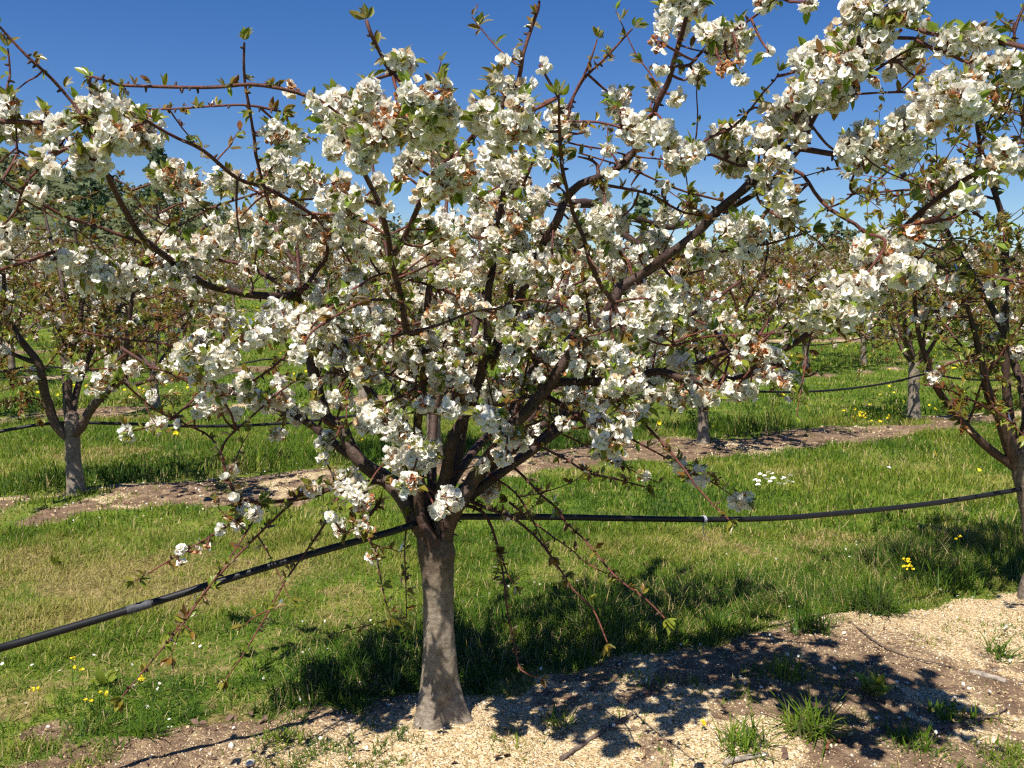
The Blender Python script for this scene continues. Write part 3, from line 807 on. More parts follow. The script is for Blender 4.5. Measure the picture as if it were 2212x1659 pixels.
# blossom masses: polyline, radius (view px), depth or None (taken from the nearest limb)
BL = [
 ([(5,235),(25,290)],30,2.55),([(15,225)],22,2.55),([(75,290),(110,245)],25,2.5),([(110,285),(135,270)],22,2.5),([(55,285)],20,2.5),
 ([(190,245),(240,225)],40,2.5),([(235,255),(330,290)],46,2.5),([(250,290)],36,2.5),([(165,335),(220,345)],32,2.55),([(85,345)],20,2.7),([(115,370)],16,2.7),([(80,418)],20,2.7),([(30,430)],13,2.7),([(105,330)],13,2.7),([(140,300)],16,2.55),
 ([(345,380),(435,400)],30,None),([(380,365)],20,3.0),([(470,395),(510,395)],28,3.1),([(590,285),(640,315)],26,2.95),([(605,340)],24,2.95),([(575,380),(615,385)],30,3.1),([(655,375),(680,405)],34,3.0),([(640,290)],18,3.0),
 ([(345,510),(380,540)],24,3.1),([(400,540),(470,530)],28,3.3),([(520,525)],14,2.9),([(715,510)],26,3.1),([(640,455)],24,3.2),([(590,445)],24,3.3),([(560,470)],20,3.3),([(680,480)],22,3.3),([(520,470)],22,3.3),([(460,470)],18,3.3),([(600,530)],22,3.5),([(690,545)],22,3.5),
 ([(20,505)],22,2.6),([(15,560)],14,2.6),([(5,535)],18,2.6),
 ([(100,562),(130,560)],16,2.75),([(155,568),(225,585)],34,2.85),([(200,610),(300,605)],34,2.9),([(250,580)],24,2.9),([(355,575),(410,585)],30,3.1),([(395,600)],16,3.1),([(435,560)],20,3.2),([(536,579)],16,3.3),([(487,621)],14,3.4),([(420,630)],14,3.3),([(625,605)],15,3.3),([(680,605)],24,3.3),([(680,650)],16,3.3),([(655,570)],14,3.4),([(340,560)],18,3.1),
 ([(470,685),(500,700)],30,2.9),([(515,710),(555,730)],28,2.9),([(395,770),(450,785)],32,2.85),([(460,785),(500,775)],30,2.85),([(425,740)],26,2.85),([(445,745)],24,2.85),([(540,730)],22,2.9),
 ([(580,680),(610,690)],30,2.9),([(610,715)],28,2.9),([(660,725)],28,2.9),([(640,690),(700,690)],26,2.9),([(720,715)],26,2.95),([(645,768)],18,2.9),
 ([(430,820)],18,2.9),([(470,850)],18,2.9),([(435,870)],16,2.95),([(531,825)],20,2.9),([(535,855)],16,2.9),([(505,888)],16,3.0),([(475,885)],16,3.0),([(421,895)],9,3.0),([(388,915)],9,3.0),([(615,860)],20,3.1),([(585,865)],12,3.1),([(680,827)],16,3.2),([(679,880)],18,3.2),([(720,857)],15,3.1),
 ([(694,962)],15,3.3),([(700,990)],12,3.3),([(500,1015)],11,3.05),([(488,1040)],10,3.05),([(505,1070)],11,3.05),([(675,1057)],15,3.2),([(525,1100)],11,3.05),([(478,1144)],8,3.0),([(510,1132)],10,3.0),([(550,1112)],13,3.0),([(391,1186)],7,2.97),([(445,1183)],9,2.97),([(425,1190)],7,2.97),([(392,1222)],8,2.97),
 ([(745,1045),(760,1060)],32,3.1),([(780,1075)],32,3.1),([(725,1125),(738,1150)],15,3.1),([(770,1128),(800,1150)],17,3.1),([(808,1203)],13,3.05),([(715,1115)],10,3.1),
 ([(785,890),(810,920)],34,3.05),([(830,910),(865,930)],34,3.0),([(850,880)],26,3.0),([(860,975),(900,965)],36,2.9),([(900,990),(930,980)],34,2.9),([(880,1010)],28,2.95),([(880,1045)],30,3.0),([(970,1080)],30,3.1),([(945,1105)],18,3.1),([(1058,1058)],21,3.2),([(1042,1000)],13,3.1),([(1090,985)],20,3.1),([(1137,955)],15,3.2),([(1040,895),(1065,910)],28,3.0),([(1080,930),(1100,945)],26,3.0),([(1000,865)],30,3.05),([(975,880)],22,3.05),
 ([(950,790),(985,785)],34,2.95),([(985,815)],26,2.95),([(885,830)],28,3.1),([(865,815)],18,3.1),([(785,812),(810,805)],30,3.1),([(770,790)],22,3.1),([(875,775)],24,3.1),([(840,760)],18,3.1),([(905,790)],18,3.1),([(777,622)],15,2.95),([(780,690),(815,680)],26,2.9),([(750,640)],15,2.9),([(815,715)],20,2.9),([(850,760)],14,3.0),
 ([(905,655),(950,660)],28,3.2),([(930,685)],24,3.2),([(970,670)],22,3.2),([(985,640)],18,3.3),([(895,620)],18,3.2),([(1100,695),(1095,725)],26,3.0),([(1110,765)],26,3.0),([(1150,720)],24,3.1),([(1125,740)],20,3.0),([(1095,670)],15,3.0),([(1070,680)],18,2.9),([(1040,670)],14,2.95),
 ([(1110,575),(1150,585)],30,3.1),([(1205,590),(1240,580)],22,3.1),([(1165,625)],20,3.1),([(1195,640)],16,3.1),([(1160,805)],13,3.1),([(1205,693)],18,3.0),([(1170,690)],13,3.0),([(1275,715)],18,3.0),([(1240,655)],14,3.0),
 ([(1325,700),(1360,700)],36,2.85),([(1375,720)],30,2.85),([(1330,740)],26,2.9),([(1370,645),(1410,635)],32,2.85),([(1430,650)],34,2.85),([(1460,630)],26,2.85),([(1460,680)],26,2.85),([(1405,690)],24,2.85),([(1320,770),(1350,780)],36,2.9),([(1365,820)],32,2.95),([(1320,830)],26,3.0),([(1255,765)],26,3.1),([(1245,795)],18,3.1),
 ([(1280,860),(1300,880)],28,3.0),([(1300,915)],28,3.0),([(1365,890)],30,3.0),([(1390,880)],18,3.0),([(1310,950),(1335,950)],32,2.95),([(1345,920)],22,2.95),([(1215,915)],15,3.0),([(1235,925)],10,3.0),([(1440,850),(1465,865)],26,3.0),([(1410,855)],15,3.0),
 ([(1580,840),(1590,855)],24,2.85),([(1620,850)],22,2.85),([(1600,820)],15,2.85),([(1525,832)],22,3.0),([(1535,860)],16,3.0),([(1490,815)],16,3.05),([(1598,775)],14,2.85),([(1630,750)],24,2.8),([(1655,770)],24,2.8),([(1690,822),(1725,825)],20,2.75),([(1672,770)],16,2.75),([(1650,815)],14,2.8),
 ([(1775,680)],36,2.5),([(1810,655),(1840,670)],40,2.5),([(1800,620)],34,2.5),([(1850,620)],36,2.45),([(1880,580)],36,2.45),([(1920,590),(1970,575)],34,2.45),([(1880,640)],28,2.5),([(1960,600)],26,2.5),([(1995,590)],20,2.5),([(1745,690)],22,2.5),([(2150,625)],15,2.4),([(2045,610)],14,2.4),
 ([(1850,540),(1880,545)],30,2.5),([(1900,520)],22,2.5),([(1945,535)],26,2.45),([(1920,560)],26,2.45),([(2010,475),(2030,460)],28,2.45),([(1985,500)],22,2.45),([(2060,438)],16,2.4),([(2105,432)],15,2.4),([(2010,405),(2040,395)],26,2.42),([(2065,385),(2095,400)],24,2.42),([(2150,352)],24,2.38),([(2170,325)],22,2.38),([(2195,350)],18,2.36),([(2130,378)],16,2.38),
 ([(1995,240),(2040,220)],44,2.38),([(2060,215),(2095,230)],46,2.35),([(2035,185)],34,2.35),([(2090,190)],32,2.35),([(1985,205)],22,2.4),([(1960,240)],20,2.42),([(1930,270)],16,2.45),([(1830,325),(1870,300)],34,2.5),([(1890,330)],30,2.5),([(1930,310),(1965,300)],32,2.45),([(1850,350)],26,2.5),([(1960,330)],22,2.45),([(2010,265)],24,2.4),
 ([(1995,62)],11,2.4),([(2035,98),(2070,82)],28,2.35),([(2100,75),(2125,85)],26,2.35),([(2120,140)],24,2.35),([(2165,145),(2200,140)],26,2.32),([(2200,165)],18,2.32),([(1935,130)],24,2.4),([(1965,125)],22,2.4),([(1893,167)],11,2.45),([(1921,157)],13,2.45),
 ([(1725,145),(1760,125)],40,2.45),([(1790,120),(1830,95)],48,2.4),([(1830,145)],44,2.42),([(1875,105)],36,2.4),([(1760,175)],32,2.45),([(1730,205)],30,2.48),([(1770,210),(1810,215)],30,2.48),([(1830,200)],22,2.48),([(1850,5),(1840,30)],26,2.4),([(1955,15),(1950,40)],28,2.36),([(1900,80)],26,2.4),([(1975,5)],18,2.36),([(1890,20)],22,2.38),
 ([(1665,235),(1690,250)],28,2.55),([(1725,250)],24,2.55),([(1720,290)],22,2.55),([(1650,290),(1655,315)],27,2.6),([(1560,290),(1570,320)],34,2.7),([(1595,340),(1575,355)],34,2.7),([(1605,285)],18,2.7),([(1650,355),(1685,345)],26,2.62),([(1660,400)],22,2.65),([(1715,400)],18,2.6),([(1690,455),(1710,480)],28,2.65),([(1680,430)],20,2.65),([(1560,495),(1600,490)],28,2.75),([(1635,495)],24,2.75),([(1495,545),(1540,540)],24,2.85),([(1600,540),(1630,540)],24,2.8),([(1490,328)],24,2.8),([(1475,350)],16,2.8),([(1490,462)],20,2.95),([(1520,460)],13,2.95),
 ([(1470,5),(1510,5)],28,2.5),([(1525,75),(1560,60)],26,2.5),([(1590,100),(1605,75)],24,2.48),([(1560,110)],24,2.5),([(1470,55)],20,2.55),([(1505,160)],18,2.6),([(1560,140)],14,2.5),([(1640,5)],14,2.45),([(1740,3)],18,2.4),([(1595,125)],16,2.5),
 ([(1445,25),(1430,55)],24,2.55),([(1425,90)],18,2.55),([(1428,148)],11,2.6),([(1420,200)],16,2.6),([(1458,210)],17,2.6),([(1330,205),(1345,230)],28,2.75),([(1355,250)],22,2.75),([(1360,280),(1385,295)],30,2.75),([(1390,265)],20,2.75),([(1435,285)],26,2.7),([(1455,305)],20,2.7),([(1450,335),(1465,355)],24,2.8),([(1205,245),(1225,270)],24,2.9),([(1200,275)],20,2.9),([(1245,275)],14,2.9),([(1180,300)],22,2.95),([(1265,285)],10,2.9),
 ([(1030,255),(1060,265)],38,2.42),([(1040,235)],28,2.42),([(1085,285)],36,2.45),([(1125,270)],38,2.42),([(1120,235)],32,2.4),([(1095,190)],26,2.38),([(1075,180)],20,2.38),([(1100,130)],17,2.38),([(1165,140)],13,2.38),([(1140,185)],13,2.4),([(1075,310)],24,2.5),([(1145,290)],26,2.45),
 ([(858,132),(875,138)],28,2.25),([(795,195)],26,2.28),([(780,235),(820,240)],36,2.3),([(845,240),(860,270)],36,2.28),([(900,190),(915,215)],34,2.22),([(910,250),(940,245)],44,2.2),([(960,195)],20,2.22),([(955,235)],28,2.22),([(905,285),(950,280)],40,2.25),([(965,265)],28,2.25),([(800,285),(790,320)],36,2.32),([(830,300)],28,2.32),([(780,345)],26,2.35),([(735,225)],28,2.4),([(700,235),(720,260)],32,2.45),([(690,215)],20,2.5),([(625,188)],14,2.5),([(735,300)],26,2.4),([(760,270)],30,2.35),([(720,325)],22,2.5),
 ([(950,335),(980,345)],38,2.42),([(1000,370)],34,2.45),([(965,385)],34,2.45),([(940,415)],26,2.5),([(990,410)],28,2.5),([(885,350)],30,2.5),([(870,375)],20,2.55),([(912,408)],18,2.5),([(905,430)],16,2.6),
 ([(1060,365),(1080,385)],34,3.0),([(1110,375),(1125,405)],32,3.0),([(1085,430)],34,3.0),([(1110,465)],32,3.05),([(1065,450)],26,3.05),([(1030,430)],22,3.0),([(1050,340)],20,2.9),([(1125,345)],20,2.9),([(1040,490)],30,3.1),([(1065,515)],24,3.1),([(1110,520)],32,3.1),([(1085,545)],26,3.1),([(1160,490)],20,3.1),([(1195,395)],14,3.0),([(1180,345)],16,2.9),
 ([(1235,490),(1265,505)],30,3.0),([(1300,480)],32,3.0),([(1335,475)],28,3.0),([(1310,515)],22,3.0),([(1330,530)],24,3.0),([(1318,370)],14,3.0),([(1340,352)],11,3.0),([(1312,325)],12,2.9),([(1377,360)],11,3.0),([(1363,400)],9,3.0),([(1307,423)],13,3.0),([(1431,406)],11,3.0),([(1440,470)],24,3.2),([(1400,520),(1440,520)],24,3.1),([(1380,550)],18,3.1),([(1180,545)],18,3.1),([(1195,570)],18,3.1),
 ([(760,420)],28,2.7),([(745,475)],26,2.8),([(775,530),(800,540)],22,2.9),([(735,395)],20,2.7),([(830,450)],16,2.7),([(700,430)],20,2.9),([(815,500)],18,2.8),([(940,490)],26,2.8),([(960,505)],20,2.8),([(945,535)],24,2.9),([(990,545)],24,2.95),([(915,470)],16,2.8),([(880,545)],18,3.1),([(900,580)],20,3.2),([(820,575)],18,3.1),([(1000,480)],18,2.9),
 ([(560,430),(600,420)],22,3.3),([(630,510),(680,500)],24,3.3),([(720,450),(735,430)],22,3.2),([(770,480)],20,3.2),([(840,600),(850,620)],18,3.3),([(760,590),(790,600)],20,3.3),([(700,640)],18,3.4),([(560,520)],18,3.4),([(480,500)],20,3.4),([(420,430)],18,3.2),([(820,400)],18,3.0),([(980,590),(1010,600)],24,3.2),([(1040,590)],22,3.2),([(1010,650)],20,3.2),([(950,600)],20,3.2),([(1160,420)],20,3.2),([(1160,450)],20,3.2),([(1230,440)],18,3.2),([(1200,530)],20,3.3),([(1250,550)],20,3.3),([(1300,560)],22,3.3),([(1340,580)],20,3.3),([(1290,620)],20,3.3),([(1230,700)],16,3.3),([(1180,770)],16,3.3),([(830,680)],18,3.2),([(860,700)],18,3.2),([(930,730)],20,3.2),([(1030,750)],20,3.2),([(1060,850)],18,3.2),([(700,780)],16,3.3),([(740,770)],18,3.2),([(920,870)],20,3.2),([(950,830)],20,3.2),([(1230,850)],16,3.2),([(1420,740)],18,3.2),([(1480,700)],18,3.2),([(1500,640)],20,3.1),([(1530,580)],18,3.1),
 ([(1660,110)],8,2.5),([(1600,170)],8,2.5),
]

tree_base = np.array([A0[0], A0[1], float(height(A0[0], A0[1]))])
main = thing('cherry_tree', tree_base, 'large cherry tree dense with white blossom in front, black hose threaded through its fork', 'tree')
rng = np.random.default_rng(11)

def P3(pts, d0, d1):
    p = np.array(pts, float)
    s = np.concatenate([[0], np.cumsum(np.linalg.norm(np.diff(p, axis=0), axis=1))]); s /= s[-1]
    return DP(p[:, 0], p[:, 1], d0 + (d1 - d0) * s), s

# trunk
tp = np.array([(955,1625),(954,1590),(954,1560),(951,1510),(950,1450),(948,1380),(947,1300),(945,1240),(942,1195),(938,1160)], float)
tpath = DP(tp[:, 0], tp[:, 1], DT)
tpath[0, 2] = tree_base[2] - 0.12
pts, rad = smooth_path(tpath, [.165, .135, .102, .080, .066, .060, .057, .060, .070, .066], 0.007)
g = Geo()
n = len(pts); S = 72
aa = np.arange(S) * 2 * math.pi / S
zz = (pts[:, 2] - tree_base[2])
lob = 1 + (0.22 * np.cos(3 * aa[None] + 0.6) + 0.12 * np.cos(5 * aa[None] + 2)) * np.exp(-np.maximum(zz, 0)[:, None] / 0.12) \
        + 0.05 * np.cos(2 * aa[None] + 1) * sstep(0.5, 0.75, zz)[:, None] + 0.025 * np.sin(4 * aa[None] + zz[:, None] * 9)
nv = fbm(aa[None] * 2.6 + 0 * zz[:, None], zz[:, None] * 14 + 0 * aa[None], 55, 6)
nv = nv * np.cos(aa / 2)[None] ** 2 + fbm((aa[None] - 2 * math.pi) * 2.6 + 0 * zz[:, None], zz[:, None] * 14 + 0 * aa[None], 55, 6) * np.sin(aa / 2)[None] ** 2
rr = rad[:, None] * lob * (1 + (nv - 0.5) * 0.20)
v = pts[:, None, :] + np.stack([rr * np.cos(aa)[None], rr * np.sin(aa)[None], 0 * rr], -1)
i = np.arange(n - 1)[:, None] * S; j = np.arange(S)[None]; j2 = (j + 1) % S
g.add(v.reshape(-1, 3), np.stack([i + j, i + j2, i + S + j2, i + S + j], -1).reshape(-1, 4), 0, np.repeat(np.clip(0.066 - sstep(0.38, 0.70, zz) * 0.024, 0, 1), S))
top = np.vstack([v[-1], pts[-1][None] + [[0, 0, 0.03]]])
g.add(top, np.stack([np.arange(S), (np.arange(S) + 1) % S, np.full(S, S)], -1), 0, 0.04)
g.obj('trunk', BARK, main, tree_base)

# limbs and branches
paths = []
BPT = []; BXY = []
for (kind, p2, d0, d1, r0, r1) in BR:
    p3, s = P3(p2, d0, d1)
    wob = rng.normal(size=p3.shape) * 0.008; wob[0] = 0
    p3 = p3 + wob * np.array([0.4, 2.0, 0.4])
    pts, rad = smooth_path(p3, r0 + (r1 - r0) * s ** 0.68, 0.02 if r0 > .008 else 0.03)
    g = Geo()
    tube(g, pts, rad, 14 if max(r0, r1) > .02 else 10 if max(r0, r1) > 0.008 else 7, rng=rng, bump=0.05 if max(r0, r1) > .008 else 0.09)
    # spur knuckles
    q, t, f = along(pts, 0.05, rng)
    rq = np.interp(f, np.linspace(0, 1, len(rad)), rad)
    for a, b, r_ in zip(q, t, rq):
        d = norm(np.cross(b, rng.normal(size=3)))
        tube(g, np.array([a + d * r_ * 0.6, a + d * (r_ + 0.006), a + d * (r_ + 0.012)]), [0.0042, 0.0036, 0.002], 5, tint=0.012)
    g.obj(kind, BARK, main, tree_base)
    paths.append((kind, pts, rad))
    BPT.append(pts[::3]); 
BPT = np.vstack(BPT)

# rear limbs of the vase, mostly hidden by the blossom in front
fork = DP(940, 1130, 3.42)
rear = []
for az, el, L in ((60, 52, 1.7), (95, 60, 1.6), (130, 50, 1.7), (35, 42, 1.8), (150, 38, 1.6), (78, 36, 1.6), (15, 50, 1.5), (165, 55, 1.4), (24, 27, 1.8), (48, 30, 1.7), (8, 32, 1.7)):
    d = np.array([math.cos(R(az)) * math.cos(R(el)), math.sin(R(az)) * math.cos(R(el)), math.sin(R(el))])
    p = twig_path(rng, fork, d, L, 7, 0.1, 0.13)
    pts, rad = smooth_path(p, np.linspace(.022, .006, len(p)), 0.03)
    g = Geo(); tube(g, pts, rad, 9, rng=rng, bump=0.05); g.obj('limb', BARK, main, tree_base)
    rear.append((pts, rad))
tw = Geo()
side = []
for pts, rad in rear:
    q, t, f = along(pts, 0.13, rng, 0.28)
    for a, b, ff in zip(q, t, f):
        d = norm(np.cross(b, rng.normal(size=3)) + b * 0.4 + [0, 0.1, 0.25])
        p = twig_path(rng, a, d, rng.uniform(0.25, 0.75) * (1.15 - 0.5 * ff), 5, 0.0, 0.16)
        if p[:, 2].max() > 2.05: continue
        tube(tw, *smooth_path(p, np.linspace(.0055, .002, len(p)), 0.05), 5, rng=rng)
        side.append(p)
# fine twigs springing from the traced branches
fine = []
for kind, pts, rad in paths:
    q, t, f = along(pts, 0.34 if kind == 'limb' else 0.26, rng, 0.15)
    for a, b in zip(q, t):
        if rng.uniform() < 0.35: continue
        d = norm(np.cross(b, rng.normal(size=3)) + b * 0.5 + [0, 0.25, 0.2])
        p = twig_path(rng, a, d, rng.uniform(0.08, 0.30), 4, 0.1, 0.12)
        tube(tw, *smooth_path(p, np.linspace(.0028, .0016, len(p)), 0.04), 5, rng=rng)
        fine.append(p)
tw.obj('twigs', BARK, main, tree_base, kind='stuff')

# blossom
PXM = FPX / K                      # view px * metres of depth
clusters = []
fol = Geo()
def bloom(g, axis_pts, rad_m, rng, fill=1.15, spent=0.08, hi=True, scale=0.92, leaf_p=0.38, fg=None):
    """fill a rounded mass of flowers round the polyline axis_pts"""
    a = np.asarray(axis_pts, float)
    L = float(np.linalg.norm(np.diff(a, axis=0), axis=1).sum()) if len(a) > 1 else 0.0
    nf = fill * (4 * math.pi * rad_m ** 2 + 2 * math.pi * rad_m * L) / 0.00042
    nsp = max(1, int(round(nf / 6.0)))
    if L > 0:
        s = np.concatenate([[0], np.cumsum(np.linalg.norm(np.diff(a, axis=0), axis=1))])
        u = rng.uniform(0, s[-1], nsp)
        c = np.stack([np.interp(u, s, a[:, k]) for k in range(3)], -1)
    else: c = np.repeat(a, nsp, 0)
    pr = min(rad_m * 0.7, 0.040)
    core = max(0.0, rad_m - pr)
    off = rand_dirs(rng, nsp) * (core * rng.uniform(0.15, 1.35, nsp) ** 0.8)[:, None]
    sp = c + off
    m = np.maximum(2, rng.poisson(6, nsp))
    B = np.repeat(sp, m, 0); O = np.repeat(norm(off + 1e-6 + rng.normal(size=off.shape) * 0.004), m, 0)
    d = norm(rand_dirs(rng, len(B)) + O * (0.75 if core > 0.004 else 0.1) + np.array([0, 0, -0.12]))
    prs = np.repeat(pr * rng.uniform(0.6, 1.15, nsp), m)
    P = B + d * (prs * rng.uniform(0.55, 1.1, len(B)))[:, None]
    F = norm(d + rng.normal(size=d.shape) * 0.38)
    sps = np.repeat(rng.uniform(size=nsp) < spent, m)
    sp_each = np.where(sps, 0.75, 0.04)
    old = rng.uniform(size=len(B)) < sp_each
    add_flowers(g, P[~old], F[~old], rng, scale, hi, 0.0, B[~old])
    add_flowers(g, P[old], F[old], rng, scale, hi, 1.0, B[old])
    if fg is not None:
        k = rng.uniform(size=nsp) < leaf_p
        od = norm(O[np.cumsum(m) - 1] + np.array([0, 0, 0.35]))
        add_leaves(fg, sp[k] + od[k] * pr * 0.55, od[k], rng, 5, 0.022, 0.05, hi, 0.45, 1.0, 0.7)

SUNV = -np.array(sd)                                   # towards the sun
mass = []
for (ax, r_px, d) in BL:
    ax = np.array(ax, float)
    if d is None: d = 3.0
    if d < 2.36 and ax[:, 0].max() < 1000: d -= 0.10
    if 2.45 <= d <= 2.6 and ax[:, 0].max() < 450: d += 0.12
    mid = DP(ax[:, 0].mean(), ax[:, 1].mean(), d)
    dd = np.linalg.norm((BPT - mid) * np.array([1.0, 0.35, 1.0]), axis=1)
    near = BPT[dd.argmin()]
    if dd.min() < 0.09: d = d * 0.5 + near[1] * 0.5
    mass.append([ax, r_px, d])
def spheres(ax, r_px, d):
    L = np.linalg.norm(ax[-1] - ax[0]); k = max(1, int(L / r_px) + 1)
    t = np.linspace(0, 1, k) if k > 1 else np.array([0.5])
    p = ax[0] + (ax[-1] - ax[0]) * t[:, None]
    return DP(p[:, 0], p[:, 1], d), r_px * d / PXM
sph = [spheres(*m) for m in mass]
# the sunlit masses of the photograph stand clear of each other's shadow: settle their depths on the limbs so
for it in range(3):
    for i in range(len(mass)):
        ax, r_px, d0 = mass[i]
        Q = np.vstack([c for j, (c, r_) in enumerate(sph) if j != i]); QR = np.concatenate([np.full(len(c), r_) for j, (c, r_) in enumerate(sph) if j != i])
        best = None
        for off in (0, -.06, .06, -.12, .12, -.18, .18, -.25, .25):
            if off and it == 2: break
            c, r_ = spheres(ax, r_px, d0 + off)
            cost = 0.0
            for p in c:
                v = Q - p; t = v @ SUNV; pd = np.linalg.norm(v - t[:, None] * SUNV, axis=1)
                ov = np.clip((r_ * 0.8 + QR * 0.9 - pd) / (2 * r_), 0, 1)
                cost += min(1.5, ov[t > 0.03].sum()) / len(c)
                tb = -t
                cost += 0.5 * min(1.5, ov[tb > 0.03].sum()) / len(c)
            cost += abs(off) * 1.6
            if best is None or cost < best[0]: best = (cost, d0 + off)
        mass[i][2] = best[1]; sph[i] = spheres(ax, r_px, best[1])
bigs = []
sp_g = Geo()
for ax, r_px, d in mass:
    a3 = DP(ax[:, 0], ax[:, 1], d)
    rm = r_px * d / PXM
    L = np.linalg.norm(a3[-1] - a3[0])
    bigs.append((rm * (rm + L) / d ** 2, a3, rm))
    c = a3.mean(0); dd = np.linalg.norm(BPT - c, axis=1); k = dd.argmin()
    if dd[k] > 0.02:                                     # a spur from the nearest branch carries the mass
        m_ = (BPT[k] + c) / 2 + rng.normal(size=3) * dd[k] * 0.10
        q_, r_ = smooth_path([BPT[k], m_, c], [.0042, .0036, .0028], .02); tube(sp_g, q_, r_, 6, rng=rng, bump=.08)
    if len(a3) > 1:
        q_, r_ = smooth_path(a3 + rng.normal(size=a3.shape) * .004, np.full(len(a3), .0032), .02); tube(sp_g, q_, r_, 6, rng=rng, bump=.08)
sp_g.obj('spurs', BARK, main, tree_base, kind='stuff')
bigs.sort(key=lambda t: -t[0])
BM = [PETAL, STAMEN, STALK, SPENT]
for _, a3, rm in bigs[:100]:
    g = Geo(); bloom(g, a3, rm, rng, fg=fol)
    g.obj('blossom_cluster', BM, main, tree_base)
g = Geo()
for _, a3, rm in bigs[100:]:
    bloom(g, a3, rm, rng, spent=0.12, fg=fol)
# blossom on the rear limbs
allp = [p for p in side] + [pts for pts, rad in rear]
for p in allp:
    q, t, f = along(p, 0.11, rng, 0.35)
    for a in q:
        if rng.uniform() < 0.95 and a[2] < 2.15:
            bloom(g, [a], rng.uniform(0.026, 0.048), rng, fill=0.75, spent=0.22, hi=False, fg=fol, leaf_p=0.5)
g.obj('blossoms', BM, main, tree_base, kind='stuff')

# leaves on twigs and branches
for kind, pts, rad in paths:
    st = 0.13 if kind == 'limb' else 0.045
    q, t, f = along(pts, st, rng, 0.05)
    q = q + norm(np.cross(t, rng.normal(size=t.shape))) * 0.006
    o = norm(np.cross(t, rng.normal(size=t.shape)) + t * rng.choice([-.4, .4]) + [0, 0, 0.45])
    add_leaves(fol, q, o, rng, 4, 0.014, 0.040, True, 0.1, 1.0, 0.75)
    if kind == 'branch':
        for e, dr in ((pts[-1], pts[-1] - pts[-3]), (pts[0], pts[0] - pts[2])):
            rr_ = rad[-1] if e is pts[-1] else rad[0]
            add_leaves(fol, (e + norm(dr) * 0.004)[None], norm(dr)[None], rng, 12, 0.020, 0.046, True, 0.2, 1.0, 0.7)
for p in fine + side:
    q, t, f = along(p, 0.05, rng, 0.1)
    q = np.vstack([q, p[-1:]]); t = np.vstack([t, norm(p[-1:] - p[-2:-1])])
    o = norm(np.cross(t, rng.normal(size=t.shape)) * 0.8 + t * 0.6 + [0, 0, 0.3])
    add_leaves(fol, q, o, rng, 4, 0.016, 0.042, True, 0.05, 1.0, 0.7)
fol.obj('foliage', LEAF, main, tree_base, kind='stuff')

